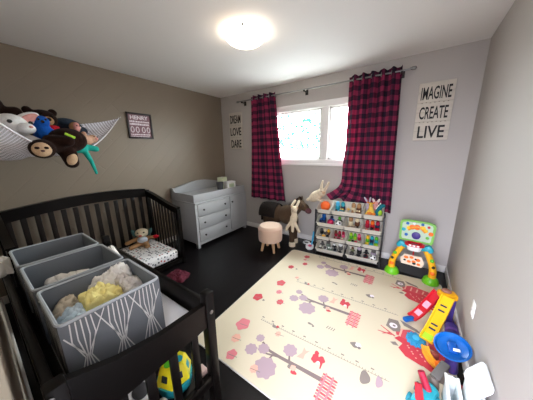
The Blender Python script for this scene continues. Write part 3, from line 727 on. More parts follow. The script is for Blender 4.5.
for s in (-1, 1):
    bm = B(); lathe(bm, [(.02, 0), (.022, .02), (.012, .05), (0, .07)], seg=10, M=Matrix.Translation((.29, s*.04, .72)) @ R(s*-12, 8, 0).to_4x4()); obj('ear', bm, F_BROWN, t)
    bm = B(); ell(bm, (.375, -.02+s*.056, .665), .011, u=10, v=8); obj('eye', bm, BLACK_E, t)
for x, y in ((.2, -.075), (.17, .075), (-.26, -.07), (-.25, .075)):
    bm = B(); lathe(bm, [(0, 0), (.05, 0), (.052, .03), (.046, .07), (0, .075)], (x+.006, y, 0), seg=16); obj('hoof', bm, F_CREAM, t)
bm = B(); tube(bm, [(-.34, 0, .52), (-.41, 0, .46), (-.42, 0, .3)], [.02, .03, .02], 10); obj('tail', bm, F_DARK, t)

# cream plush with long limbs hanging on the horse's neck
t = thing('plush_monkey', 'cream plush animal with long dangling limbs hung on the horse', 'plush toy', (1.80, 2.61, .33), 0)
blob('body', [((.035, 0, .16), (.055, .045, .10), R(0, 14, 0)), ((.045, -.005, .30), (.045, .045, .05)), ('l', [(.05, .0, .22), (.065, .03, .34), (.06, .10, .40)], [.022, .02, .02]), ('l', [(.02, .0, .23), (-.02, .04, .34), (.0, .10, .40)], [.022, .02, .02]),
     ('l', [(.0, -.01, .10), (-.05, -.02, .03), (-.075, -.02, -.03)], [.03, .022, .02]), ('l', [(.06, -.01, .09), (.10, -.02, .04), (.135, -.02, -.02)], [.03, .022, .02]), ('l', [(.03, -.02, .09), (.04, -.04, -.02)], [.03, .02])], F_CREAM, t, .007)
for s in (-1, 1):
    bm = B(); ell(bm, (.045+s*.042, 0, .325), (.016, .008, .022)); obj('ear', bm, F_BEIGE, t); bm = B(); ell(bm, (.045+s*.016, -.047, .305), .006, u=8, v=6); obj('eye', bm, BLACK_E, t)
bm = B(); ell(bm, (.045, -.05, .288), (.01, .008, .007), u=8, v=6); obj('nose', bm, F_BROWN, t)

# ------------------------------------------------------------------ toy rack
RK = Vector((2.125, 2.675, 0)); RA = 5
RM = Matrix.Translation(RK) @ R(0, 0, RA).to_4x4()
def rk(x, y, z): return RM @ Vector((x, y, z))
t = thing('toy_rack', 'black toy organizer rack holding rows of white bins', 'rack', RK, RA)
RW = .85
for x in (0, RW-.02):
    bm = B(); bb(bm, x, x+.02, .0, .035, 0, .66, .004); bb(bm, x, x+.02, .19, .22, 0, .655, .004)
    for z in (.02, .2, .4, .585): bb(bm, x+.003, x+.017, .03, .195, z+.02, z+.05, .003)
    prism(bm, [(-.004, 0), (.06, 0), (.03, .06), (-.002, .06)], x-.004, x+.024, XUP); obj('side_frame', bm, BLACK_P, t)
bm = B(); bb(bm, RW/2-.012, RW/2+.012, .01, .035, 0, .1, .004); bb(bm, RW/2-.012, RW/2+.012, .195, .22, 0, .65, .004); obj('middle_support', bm, BLACK_P, t)
ROWZ = (.60, .41, .215, .025)
for z in ROWZ:
    for yy, dz in ((.028, .03), (.20, .085)):
        bm = B(); cyl(bm, (.01, yy, z+dz-.028), (RW-.01, yy, z+dz-.028), .006, seg=8); obj('rod', bm, DARKMETAL, t)
binw = mat('bin_white', '#c8c3b4', .4, .4)
TILT = 17
def rack_bin(f0, f1, row, label):
    w = (f1-f0)*(RW-.05)-.008; x0 = .025+f0*(RW-.05)+.004
    loc = rk(x0+w/2, .01, ROWZ[row]+.005)
    t = thing('toy_bin', label, 'bin', loc, 0, 'white bins of the toy rack', rot=(math.radians(TILT), 0, math.radians(RA)))
    bm = B(); k = .004; d = .195; hf, hb = .066, .105; tp = .012
    def wall(p): prism_pts(bm, p)
    # tapered shell: outer bottom inset by tp
    def ringp(ins, z, zf=None): return [Vector((-w/2+ins, ins, z)), Vector((w/2-ins, ins, z)), Vector((w/2-ins, d-ins, zf if zf is not None else z)), Vector((-w/2+ins, d-ins, zf if zf is not None else z))]
    _new(bm)
    lo, hi, hi2, lo2 = ringp(tp, 0), ringp(0, hf, hb), ringp(k, hf, hb), ringp(tp+k, k)
    V = [[bm.verts.new(p) for p in r_] for r_ in (lo, hi, hi2, lo2)]
    for a, b in ((0, 1), (1, 2), (2, 3)):
        for i in range(4): bm.faces.new((V[a][i], V[a][(i+1) % 4], V[b][(i+1) % 4], V[b][i]))
    bm.faces.new(V[0][::-1]); bm.faces.new(V[3]); _fin(bm, 0, False)
    obj('tub', bm, binw, t)
    bm = B(); lp = ringp(-.003, hf, hb); tube(bm, lp, .006, 6, closed=True); obj('rim', bm, binw, t)
    m3 = Matrix.LocRotScale(t.location, t.rotation_euler, None)
    iw, idp = w-2*tp-2*k-.004, d-2*tp-2*k-.004
    def place(u, v, h=.001): return m3 @ Vector((-w/2+tp+k+.002+u*iw, tp+k+.002+v*idp, k+h))
    def fill(*items, back=()):                 # items: (make, natural width, natural depth, base rotation)
        for row, v, dep in ((items, .29 if back else .5, .56 if back else .93), (back, .79, .40)):
            n = len(row)
            for i, (mk, nw, nd, rz) in enumerate(row):
                s_ = min(1.75, iw/n*.95/nw, idp*dep/nd)
                o = mk(Vector((0, 0, 0)), s_)
                o.matrix_basis = Matrix.Translation(place((i+.5)/n, v)) @ m3.to_3x3().to_4x4() @ R(0, 0, rz).to_4x4()
    place.fill = fill
    return place
L1 = [(0, .235), (.245, .715), (.725, 1)]; L2 = [(0, .45), (.46, .715), (.725, 1)]; L3 = [(0, .24), (.25, .49), (.50, .745), (.755, 1)]; L4 = [(0, .482), (.518, 1)]
b11 = rack_bin(*L1[0], 0, 'small white rack bin holding the orange ball'); b12 = rack_bin(*L1[1], 0, 'wide white top rack bin under the bunched curtain'); b13 = rack_bin(*L1[2], 0, 'white top right rack bin holding plush animals')
b21 = rack_bin(*L2[0], 1, 'wide white second-row rack bin holding the football'); b22 = rack_bin(*L2[1], 1, 'small white rack bin right of the football bin'); b23 = rack_bin(*L2[2], 1, 'white second-row rack bin of red toys at right end')
b31 = rack_bin(*L3[0], 2, 'white third-row rack bin at the left end'); b32 = rack_bin(*L3[1], 2, 'white third-row rack bin of crimson toys, second from left'); b33 = rack_bin(*L3[2], 2, 'white third-row rack bin of green and red toys'); b34 = rack_bin(*L3[3], 2, 'white third-row rack bin holding the lime toy at right end')
b41 = rack_bin(*L4[0], 3, 'wide white bottom rack bin of grey and white toys'); b42 = rack_bin(*L4[1], 3, 'wide white bottom rack bin of dark toys with small ball')

def ball(p, r, m, label, patches=None, pm=BLACK_E):
    t = thing('ball', label, 'ball', (p.x, p.y, p.z), 0)
    bm = B(); ell(bm, (0, 0, r), r, u=22, v=14); obj('ball_skin', bm, m, t)
    if patches:
        bm = B()
        g = (1+5**.5)/2
        for v in [(0, s1, s2*g) for s1 in (-1, 1) for s2 in (-1, 1)]+[(s1, s2*g, 0) for s1 in (-1, 1) for s2 in (-1, 1)]+[(s1*g, 0, s2) for s1 in (-1, 1) for s2 in (-1, 1)]:
            n = R(10, 25, 20) @ Vector(v).normalized(); q = n.to_track_quat('Z', 'Y').to_matrix()
            lathe(bm, [(r*.34, r*.95), (r*.30, r*.97), (0, r*1.008)], seg=5, M=Matrix.Translation((0, 0, r)) @ q.to_4x4())
        obj('panel', bm, pm, t)
    return t
def car(p, m, label, s=1, rz=0, wm=BLACK_P):
    t = thing('toy_car', label, 'toy', (p.x, p.y, p.z), rz)
    bm = B(); box(bm, (0, 0, .028*s), (.09*s, .046*s, .028*s), .009*s); obj('car_body', bm, m, t)
    bm = B(); box(bm, (-.006*s, 0, .050*s), (.046*s, .040*s, .024*s), .009*s); obj('cabin', bm, GREY_P if m in (BLACK_P, WHITE_P) else mat('smoke_plastic', '#2c3034', .25), t)
    for x in (-.028*s, .028*s):
        for y in (-.024*s, .024*s):
            bm = B(); cyl(bm, (x, y-.006*s, .015*s), (x, y+.006*s, .015*s), .015*s, seg=12); obj('wheel', bm, wm, t)
    return t
def figure(p, m, hm, label, s=1, rz=0, tilt=0):
    t = thing('toy_figure', label, 'toy', (p.x, p.y, p.z), 0, rot=(math.radians(tilt), 0, math.radians(rz)))
    bm = B(); ell(bm, (0, 0, .035*s), (.026*s, .022*s, .036*s)); obj('body', bm, m, t)
    bm = B(); ell(bm, (0, 0, .085*s), (.023*s, .022*s, .023*s)); obj('head', bm, hm, t)
    for sg in (-1, 1):
        bm = B(); tube(bm, [(sg*.018*s, 0, .055*s), (sg*.042*s, -.01*s, .035*s)], [.010*s, .009*s], 8); obj('arm', bm, m, t)
    return t
def chunk(p, m, m2, label, s=1, rz=0, kind=0):
    t = thing('toy_block' if kind == 0 else 'toy_ring', label, 'toy', (p.x, p.y, p.z), rz)
    if kind == 0:
        bm = B(); box(bm, (0, 0, .025*s), (.055*s, .05*s, .05*s), .007*s); obj('block', bm, m, t); bm = B()
        for x in (-.013*s, .013*s): lathe(bm, [(.009*s, .05*s), (.009*s, .06*s), (0, .06*s)], (x, 0, 0), seg=12)
        obj('stud', bm, m2, t)
    else:
        bm = B(); tube(bm, [(.032*s*math.cos(a), .032*s*math.sin(a), .016*s) for a in [2*PI*i/18 for i in range(18)]], .015*s, 10, closed=True); obj('ring', bm, m, t)
        bm = B(); ell(bm, (0, 0, .022*s), (.018*s, .018*s, .02*s)); obj('bead', bm, m2, t)
    return t
# makers with natural size for the slots
def f_car(m, l, rz=0, wm=BLACK_P): return (lambda p, s_: car(p, m, l, s_, 0, wm), *((.092, .062) if rz == 0 else (.062, .092)), rz)
def f_fig(m, hm, l, rz=0): return (lambda p, s_: figure(p, m, hm, l, min(s_, 1.25)), .108, .056, rz)
def f_blk(m, m2, l, rz=0): return (lambda p, s_: chunk(p, m, m2, l, min(s_, 1.5)), .058, .053, rz)
def f_tal(m, m2, l): return (lambda p, s_: stack(p, m, m2, l, min(s_, 1.2)), .056, .056, 0)
def f_rng(m, m2, l): return (lambda p, s_: chunk(p, m, m2, l, s_, 0, 1), .096, .096, 0)
def f_bal(m, l, patch=False): return (lambda p, s_: ball(p, .05*min(s_, 1.3), m, l, patch), .102, .102, 0)
def stack(p, m, m2, label, s=1):               # two rounded blocks on a peg
    t = thing('toy_stacker', label, 'toy', (p.x, p.y, p.z), 0)
    bm = B(); lathe(bm, [(0, 0), (.024*s, 0), (.027*s, .008*s), (.027*s, .045*s), (.022*s, .055*s), (0, .055*s)], seg=18); obj('lower_ring', bm, m, t)
    bm = B(); lathe(bm, [(.0, .055*s), (.018*s, .056*s), (.023*s, .064*s), (.023*s, .09*s), (.016*s, .105*s), (0, .11*s)], seg=18); obj('top_ring', bm, m2, t)
    return t
# top row
b11.fill(f_bal(mat('orange_rubber', '#f06828', .6, bump=.3, bscale=90), 'orange ball in the top left rack bin'))
b12.fill(f_car(SKY_P, 'sky blue toy car under the bunched curtain'), f_blk(mat('petrol_plastic', '#1c6878', .4), YEL_P, 'teal block beside the sky blue car'), f_fig(F_CREAM, F_CREAM, 'cream plush doll in the wide top bin'), f_fig(F_TAN, F_TAN, 'tan plush bear sitting in the wide top bin'), f_blk(BROWN_P, CREAM_P, 'brown wooden block at the wide top bin end'), back=(f_tal(TEAL_P, SKY_P, 'teal and sky blue stacker at the back of the wide top bin'), f_tal(NAVY_P, TEAL_P, 'navy and teal stacker at the back of the wide top bin'), f_fig(F_YEL, F_CREAM, 'yellow plush doll with cream head at the wide top bin back'), f_tal(CREAM_P, F_TAN, 'cream stacker behind the tan plush bear'), f_tal(BROWN_P, F_TAN, 'brown stacker at the right back of the wide top bin'),))
p = b13(.32, .45, .022)
t = thing('plush_giraffe', 'orange and yellow plush giraffe in the top right bin', 'plush toy', p, rot=(math.radians(TILT), 0, math.radians(RA)))
t.scale = (.88, .88, .95)
blob('body', [((0, 0, .045), (.045, .04, .05)), ('l', [(0, 0, .08), (-.005, 0, .14)], [.03, .024]), ((-.005, -.012, .155), (.026, .034, .026)), ('l', [(-.03, -.02, .05), (-.055, -.045, .01)], [.018, .018]), ('l', [(.03, -.02, .05), (.055, -.045, .01)], [.018, .018])], F_YEL, t, .006)
bm = B(); ell(bm, (-.012, -.05, .035), (.033, .02, .026)); ell(bm, (.04, -.045, .03), (.026, .02, .024)); obj('orange_patch', bm, F_ORANGE, t)
for s in (-1, 1):
    bm = B(); ell(bm, (-.005+s*.034, 0, .172), (.02, .007, .011), R(0, -s*25, 0)); obj('ear', bm, F_ORANGE, t); bm = B(); ell(bm, (-.005+s*.013, -.042, .163), .005, u=8, v=6); obj('eye', bm, BLACK_E, t)
p = b13(.13, .80, .055)
t = thing('plush_bunny', 'lilac plush bunny with long ears behind the giraffe', 'plush toy', p, rot=(math.radians(TILT), 0, math.radians(RA)))
t.scale = (.88, .88, .95)
blob('body', [((0, 0, .03), (.035, .03, .04)), ((0, -.005, .09), (.03, .028, .028))], F_LILAC, t, .006)
for s in (-1, 1):
    bm = B(); ell(bm, (s*.026-.012, 0, .145), (.014, .008, .045), R(0, s*22-12, 0)); obj('ear', bm, F_LILAC, t)
p = b13(.58, .86, .05)
t = thing('plush_cat', 'pale pink plush with pointed ears behind the teal plush', 'plush toy', p, rot=(math.radians(TILT), 0, math.radians(RA)))
t.scale = (.88, .88, .95)
blob('body', [((0, 0, .04), (.035, .03, .045)), ((0, -.005, .105), (.034, .03, .03))], F_PINK, t, .006)
for s in (-1, 1):
    bm = B(); ell(bm, (s*.03, 0, .14), (.016, .008, .035), R(0, s*25, 0)); obj('ear', bm, fur('pale_pink_fur', '#dcc8c4'), t)
p = b13(.76, .45, .022)
t = thing('plush_dinosaur', 'teal plush dinosaur leaning out of the top right bin', 'plush toy', p, rot=(math.radians(TILT), 0, math.radians(RA+25)))
t.scale = (.88, .88, .95)
blob('body', [((0, 0, .05), (.042, .038, .06)), ('l', [(0, 0, .09), (.02, 0, .135)], [.032, .028]), ((.035, -.01, .145), (.036, .026, .024)), ('l', [(-.02, -.03, .03), (-.04, -.05, .0)], [.018, .018])], fur('deep_teal_fur', '#1f6670'), t, .006)
bm = B(); ell(bm, (.01, -.03, .045), (.03, .016, .045)); obj('belly', bm, F_GREEN, t)
bm = B()
for i in range(4): lathe(bm, [(.012, 0), (0, .022)], (-.028+.012*i, .012, .09+.022*i), seg=8)
obj('spikes', bm, F_WHITE, t)
# second row
b21.fill(f_blk(NAVY_P, BLUE_P, 'navy block left of the crimson ball'), f_bal(mat('crimson_rubber', '#b01c48', .5), 'small crimson ball left of the football'), f_bal(mat('ball_white', '#eeeeea', .4), 'white football with black panels in the second row', True), back=(f_tal(NAVY_P, BLUE_P, 'navy and blue stacker behind the crimson ball'), f_fig(BLUE_P, NAVY_P, 'blue toy figure at the back of the football bin'), f_fig(mat('moss_plastic', '#566048', .5), GREEN_P, 'moss green toy figure at the football bin back'),))
b22.fill(f_fig(F_TAN, F_CREAM, 'tan toy figure in the small second-row bin'), f_blk(mat('taupe_plastic', '#8a7a68', .5), CREAM_P, 'taupe block in the small second-row bin'), f_fig(F_GREYBR, F_BROWN, 'dark brown toy figure in the small second-row bin'), back=(f_tal(CREAM_P, F_TAN, 'cream and tan stacker at the small second-row bin back'), f_tal(BROWN_P, CREAM_P, 'brown and cream stacker at the small second-row bin back'),))
b23.fill(f_rng(CRIM_P, ORANGE_P, 'dark red ring left of the orange-red car'), f_car(mat('orange_red_plastic', '#e04020', .35), 'orange-red toy car in the second-row right bin', 90), f_blk(CRIM_P, RED_P, 'crimson block in the second-row right bin'), back=(f_tal(CRIM_P, RED_P, 'crimson and red stacker behind the dark red ring'), f_tal(RED_P, ORANGE_P, 'red and orange stacker behind the orange-red car'), f_tal(NAVY_P, CRIM_P, 'navy and crimson stacker at the second-row right end'),))
# third row
b31.fill(f_fig(BLACK_P, CREAM_P, 'black and cream toy figure in the third-row left bin'), f_blk(YEL_P, CREAM_P, 'yellow block in the third-row left bin'), f_car(GREY_P, 'grey toy car in the third-row left bin', 90), back=(f_tal(BLACK_P, GREY_P, 'black and grey stacker at the third-row left bin back'), f_tal(GREY_P, CREAM_P, 'grey and cream stacker at the third-row left bin back'), f_tal(BROWN_P, YEL_P, 'brown and yellow stacker at the third-row left bin back'),))
b32.fill(f_fig(CRIM_P, BROWN_P, 'crimson toy figure with brown head, third row'), f_blk(mat('rosewood_plastic', '#703038', .5), PINK_P, 'rosewood block beside the crimson figure'), f_fig(F_PINK, CREAM_P, 'pink toy doll in the crimson toy bin'), back=(f_tal(CRIM_P, BROWN_P, 'crimson and brown stacker in the crimson toy bin'), f_tal(BROWN_P, CRIM_P, 'brown and crimson stacker in the crimson toy bin'), f_tal(PINK_P, CRIM_P, 'pink and crimson stacker in the crimson toy bin'),))
b33.fill(f_blk(GREEN_P, LIME_P, 'green block in the third-row green and red bin'), f_car(mat('leaf_plastic', '#3c8030', .4), 'green toy car in the third-row bin', 90), f_blk(RED_P, PINK_P, 'red block in the third-row green and red bin'), f_fig(mat('dark_red_plastic', '#701420', .5), CREAM_P, 'small dark red figure beside the red block'), back=(f_tal(GREEN_P, LIME_P, 'green and lime stacker behind the green block'), f_tal(LIME_P, GREEN_P, 'lime and green stacker behind the green car'), f_tal(CRIM_P, PINK_P, 'crimson and pink stacker behind the red block'),))
b34.fill(f_bal(mat('lemon_rubber', '#d8c030', .5), 'small yellow ball in the third-row right bin'), f_blk(TEAL_P, NAVY_P, 'dark teal block beside the lime block'), f_blk(LIME_P, GREEN_P, 'lime green block at the rack right end'), back=(f_tal(GREEN_P, YEL_P, 'green and yellow stacker behind the small yellow ball'), f_tal(NAVY_P, TEAL_P, 'navy and teal stacker behind the dark teal block'), f_tal(TEAL_P, GREEN_P, 'teal and green stacker behind the lime block'),))
# bottom row
b41.fill(f_fig(GREY_P, WHITE_P, 'grey toy figure at the bottom bin left end'), f_car(WHITE_P, 'white toy car in the wide bottom left bin', 90), f_blk(mat('sage_plastic', '#7a8878', .5), WHITE_P, 'sage green block in the wide bottom left bin'), f_car(mat('silver_plastic', '#a8acae', .35, metal=.4), 'silver toy car in the wide bottom left bin', 90), f_fig(BLACK_P, GREY_P, 'black toy figure at the bottom left bin end'), back=(f_fig(GREY_P, GREY_P, 'all grey toy figure at the bottom left bin back'), f_tal(mat('sage_plastic', '#7a8878', .5), GREY_P, 'sage and grey stacker at the bottom left bin back'), f_fig(BLACK_P, WHITE_P, 'black toy figure with white head, bottom left bin back'), f_tal(GREY_P, WHITE_P, 'grey and white stacker at the bottom left bin back'),))
b42.fill(f_car(BLACK_P, 'black toy car in the bottom right bin', 90), f_fig(mat('ink_plastic', '#1c1a20', .5), BLACK_P, 'black toy figure between the two cars, bottom right bin'), f_car(mat('brick_red_plastic', '#98222c', .4), 'brick red toy car in the bottom right bin', 90), f_bal(mat('ball_white', '#eeeeea', .4), 'small white and black ball in the bottom right bin', True), back=(f_fig(mat('olive_plastic', '#6a7050', .5), BROWN_P, 'olive toy figure at the bottom right bin back'), f_tal(BLACK_P, F_LILAC, 'black and lilac stacker at the bottom right bin back'), f_fig(BLACK_P, BLACK_P, 'all black toy figure rising at the bottom right bin back'), f_tal(F_LILAC, GREY_P, 'lilac and grey stacker behind the small ball'),))

# cream plush leaning on the rack's left top corner
t = thing('plush_lamb', 'cream plush lamb with upright legs atop the rack corner', 'plush toy', (2.05, 2.80, .735), -5)
blob('body', [((.03, 0, .08), (.07, .055, .12), R(0, 52, 0)), ((.115, 0, .14), (.062, .055, .06), R(0, 40, 0)), ('l', [(.11, -.01, .17), (.12, -.015, .25), (.13, -.01, .30)], [.026, .018, .015]), ('l', [(.15, .0, .16), (.19, .0, .23), (.215, .0, .285)], [.026, .018, .015]), ('l', [(-.02, -.01, .05), (-.085, -.02, .015)], [.028, .022]), ('l', [(.05, -.01, .04), (.11, -.02, .03)], [.022, .016])], F_CREAM, t, .007)
bm = B(); ell(bm, (.155, -.03, .15), (.024, .024, .02)); obj('muzzle', bm, F_BEIGE, t)
bm = B(); ell(bm, (.13, -.045, .165), .007, u=8, v=6); obj('eye', bm, BLACK_E, t)

# white and blue toy on the floor left of the rack
t = thing('ring_toss', 'white round toy with blue stick left of the rack', 'toy', (2.02, 2.79, 0), 0)
bm = B(); lathe(bm, [(0, 0), (.055, 0), (.062, .012), (.06, .045), (.045, .05), (.04, .02), (0, .018)], seg=24, M=Matrix.Translation((0, 0, .01)) @ R(18, 0, 0).to_4x4()); obj('dish', bm, WHITE_P, t)
bm = B(); ell(bm, (.0, -.0, .045), (.028, .028, .014)); obj('red_button', bm, PINK_P, t)
bm = B(); tube(bm, [(.015, .03, .05), (.035, .05, .26)], [.012, .014], 10); obj('stick', bm, SKY_P, t)
tag(obj('toy_ring', tube(B(), [(.045*math.cos(a), .045*math.sin(a), .014) for a in [2*PI*i/20 for i in range(20)]], .012, 8, closed=True), WHITE_P, loc=(1.90, 2.93, 0)), 'white toy ring on the floor behind the horse hoof', 'toy')

# ------------------------------------------------------------------ activity centre
t = thing('activity_center', 'colourful arch shaped activity toy with basketball hoop by wall', 'toy', (3.285, 2.72, MZ+.001), -4)
for s in (-1, 1):
    bm = B(); lathe(bm, [(0, 0), (.075, 0), (.078, .012), (.066, .05), (.045, .075), (0, .08)], (s*.185, -.01, 0), seg=26); obj('foot', bm, mat('apple_green', '#6cc020', .35), t)
    arc = [(s*(.192-.085*max(0, u-.25)**1.5/.65), -.01, .06+.30*u) for u in [i/8 for i in range(9)]]
    bm = B(); tube(bm, arc, [.046-.010*i/8 for i in range(9)], 14, flat=.8); obj('arm', bm, mat('sun_yellow', '#f0b020', .35), t)
    for z, m_, r in ((.13, ORANGE_P, .024), (.2, BLACK_P, .017), (.27, GREEN_P, .02)):
        bm = B(); ell(bm, (s*(.19-.02*(z > .2)), -.045, z), (r, .014, r)); obj('button', bm, m_, t)
    bm = B(); box(bm, (s*.125, -.01, .375), (.08, .06, .085), .022, R(0, s*-30, 0)); obj('corner_joint', bm, TEAL_P, t)
bm = B(); box(bm, (0, -.0, .375), (.21, .06, .06), .02); obj('crossbar', bm, TEAL_P, t)
M = Matrix.Translation((0, -.05, .40))
bm = B(); lathe(bm, [(.072, 0), (.09, .004), (.09, .03), (.078, .034), (.07, .03), (.072, 0)], seg=26, M=M @ Matrix.Diagonal((1, .62, 1, 1))); obj('hoop', bm, RED_P, t)
bm = B()
for x in (-.035, .0, .035): box(bm, (x, -.05-.0555*math.sqrt(1-(x/.09)**2), .418), (.024, .004, .016), .001, R(0, 0, 12*x/.035))
obj('hoop_marks', bm, WHITE_P, t)
bm = B(); lathe(bm, [(.075, .0), (.06, -.05), (.055, -.05), (.07, .0)], seg=22, M=M @ Matrix.Diagonal((1, .62, 1, 1))); obj('hoop_net', bm, WHITE_P, t)
bd = [(-.145, .0), (.145, .0), (.155, .02), (.16, .2), (.15, .225), (.1, .24), (-.1, .24), (-.15, .225), (-.16, .2), (-.155, .02)]
bm = B(); prism(bm, bd, 0, .028, Matrix.Translation((0, .02, .43)) @ YUP); obj('backboard', bm, mat('grass_green', '#78b450', .4), t)
bm = B(); prism(bm, [(x*.86, .02+y*.84) for x, y in bd], 0, .003, Matrix.Translation((0, -.008, .43)) @ YUP); obj('board_panel', bm, mat('pale_board', '#b4c8b0', .5), t)
for x, z, r, m_ in ((0, .505, .042, PURPLE_P), (0, .60, .03, ORANGE_P), (-.045, .595, .028, ORANGE_P), (.05, .60, .026, YEL_P), (-.12, .555, .02, TEAL_P), (.125, .55, .022, ORANGE_P), (-.075, .58, .02, YEL_P), (.075, .575, .022, YEL_P), (-.09, .63, .016, BLUE_P), (.1, .62, .014, RED_P), (-.09, .5, .017, BLUE_P), (.1, .5, .016, GREEN_P), (-.03, .64, .014, WHITE_P), (.045, .64, .015, BLUE_P)):
    bm = B(); ell(bm, (x, -.012, z), (r, .008, r), u=14, v=8); obj('sticker', bm, m_, t)
tube_arc = [(-.075+.15*i/10, -.014, .555+.05*math.sin(PI*i/10)) for i in range(11)]
bm = B(); tube(bm, tube_arc, .01, 8); obj('rainbow_arch', bm, mat('arch_orange', '#e0902c', .4), t)
bm = B(); cyl(bm, (0, -.01, .345), (0, -.01, .27), .007, seg=8); obj('spinner_stem', bm, RED_P, t)
bm = B(); prism(bm, [(-.1, .15), (.09, .15), (.11, .20), (.08, .27), (-.08, .27), (-.115, .21)], 0, .014, Matrix.Translation((0, -.006, 0)) @ YUP); obj('picture_card', bm, mat('card_cream', '#e4d0b8', .6), t)
bm = B()
for x, z, r in ((-.06, .235, .022), (-.01, .245, .02), (.05, .23, .024), (-.03, .19, .02), (.06, .18, .018), (.015, .2, .02)): ell(bm, (x, -.021, z), (r, .003, r*.8), u=12, v=6)
obj('card_print', bm, ORANGE_P, t)
bm = B()
for x, z, r in ((.02, .18, .018), (-.07, .2, .014), (.03, .235, .012)): ell(bm, (x, -.0225, z), (r, .003, r*.8), u=12, v=6)
obj('card_dark_print', bm, BLACK_P, t)
bm = B(); prism(bm, [(-.19, .02), (.19, .02), (.19, .14), (-.19, .14)], 0, .012, Matrix.Translation((0, .02, 0)) @ YUP); obj('base_panel', bm, BLACK_P, t)

# ------------------------------------------------------------------ track toys along the right wall
def ramp(bm, pts, w, mi_side=0, th=.012, lip=.022):
    """chute with side lips following pts (x,y,z), flat across"""
    P = [Vector(p) for p in pts]; n = len(P); rows = []
    _new(bm)
    for i in range(n):
        d = (P[min(i+1, n-1)]-P[max(i-1, 0)]); hd = Vector((d.x, d.y, 0)).normalized(); s = Vector((-hd.y, hd.x, 0)); up = s.cross(d.normalized())*-1
        if up.z < 0: up = -up
        prof = [(-w/2, lip), (-w/2+.008, lip), (-w/2+.01, th), (w/2-.01, th), (w/2-.008, lip), (w/2, lip), (w/2, 0), (-w/2, 0)]
        rows.append([bm.verts.new(P[i]+s*a+up*b) for a, b in prof])
    for i in range(n-1):
        for k in range(8): bm.faces.new((rows[i][k], rows[i][(k+1) % 8], rows[i+1][(k+1) % 8], rows[i+1][k]))
    bm.faces.new(rows[0]); bm.faces.new(rows[-1][::-1]); _fin(bm, mi_side)
def bez(a, b, n=10, sag=.25):
    a, b = Vector(a), Vector(b); return [tuple(a+(b-a)*u+Vector((0, 0, -sag*(b.z-a.z)*math.sin(PI*u)*(.8-.6*u)))) for u in [i/n for i in range(n+1)]]
def pad_on(bm, pts, i, w, l):
    a, b = Vector(pts[i]), Vector(pts[i+1]); d = (b-a).normalized(); s = Vector((-d.y, d.x, 0)).normalized(); u = s.cross(d); u = u if u.z > 0 else -u
    c = a+u*.0145; face(bm, [c+s*w/2+d*l/2, c-s*w/2+d*l/2, c-s*w/2-d*l/2, c+s*w/2-d*l/2])
chk = mat('track_sticker_white', '#e8e4dc', .5)
t = thing('track_tower', 'toy track tower with red and yellow chutes by right wall', 'toy', (0, 0, 0))
pr_ = bez((3.318, 1.965, .03), (3.485, 2.13, .245)); bm = B(); ramp(bm, pr_, .078); obj('red_chute', bm, RED_P, t)
bm = B(); pad_on(bm, pr_, 3, .05, .05); pad_on(bm, pr_, 6, .05, .06); obj('chute_sticker', bm, mat('pink_sticker', '#e8a0b0', .5), t)
py = bez((3.41, 1.735, .05), (3.535, 2.04, .275), sag=.2); bm = B(); ramp(bm, py, .084, lip=.026); obj('yellow_chute', bm, YEL_P, t)
for i in (3, 4, 7, 8):
    bm = B(); pad_on(bm, py, i, .042, .014); obj('chute_arrow', bm, NAVY_P, t)
bm = B(); pad_on(bm, py, 1, .062, .05); obj('green_patch', bm, LIME_P, t)
bm = B(); box(bm, (3.303, 1.945, .032), (.1, .04, .032), .01, R(0, 0, 45)); obj('blue_foot', bm, BLUE_P, t)
bm = B(); box(bm, (3.535, 2.10, .262), (.12, .085, .055), .015, R(0, 0, 20)); obj('tower_top', bm, mat('yellow_deck', '#e0a010', .4), t)
bm = B(); ell(bm, (3.525, 2.10, .298), (.035, .028, .018)); obj('top_knob', bm, mat('brown_knob', '#8a5a48', .5), t)
bm = B(); box(bm, (3.56, 2.10, .135), (.07, .05, .24), .012); box(bm, (3.56, 2.10, .028), (.1, .08, .026), .01); obj('tower_post', bm, PURPLE_P, t)
bm = B(); box(bm, (3.445, 2.16, .125), (.02, .03, .21), .006); obj('chute_support', bm, YEL_P, t)
t = thing('toy_gear', 'blue toothed gear wheel at the foot of yellow chute', 'toy', (3.352, 1.73, MZ+.001), 15)
gp = []
for i in range(48): a = 2*PI*i/48; r = .062 if (i // 2) % 2 else .052; gp.append((r*math.cos(a), r*math.sin(a)))
bm = B(); prism(bm, gp, 0, .032); obj('gear_wheel', bm, mat('gear_blue', '#2f8fb8', .35), t); bm = B(); lathe(bm, [(.022, .032), (.022, .042), (0, .044)], seg=14); obj('hub', bm, SKY_P, t)
t = thing('track_tunnel', 'purple toy track tunnel between tower and blue dish', 'toy', (3.575, 1.92, 0), 0)
bm = B(); tube(bm, [(0, .06, .055+MZ), (0, -.05, .055+MZ), (-.005, -.08, .055+MZ)], [.042, .042, .045], 16); obj('tunnel', bm, PURPLE_P, t)
bm = B(); tube(bm, [(0, .0+.03*0, 0) for _ in ()] or [(.0, -.02, .055+MZ), (.0, .0, .055+MZ)], .0455, 16); obj('band', bm, mat('tunnel_band', '#6a4a98', .4), t)
t = thing('spinner_dish', 'large blue plastic dish toy tilted against the right wall', 'toy', (3.545, 1.615, MZ+.001), 0)
Md = Matrix.Translation((-.012, -.01, .165)) @ R(18, -14, 0).to_4x4()
bm = B(); lathe(bm, [(0, -.02), (.05, -.02), (.085, 0), (.096, .024), (.089, .026), (.078, .006), (.045, -.008), (0, -.008)], seg=32, M=Md); obj('dish', bm, BLUE_P, t)
bm = B(); box(bm, Md @ Vector((0, 0, .004)), (.05, .075, .03), .012, Md.to_3x3()); obj('ridge', bm, mat('deep_blue', '#0c4c98', .3), t)
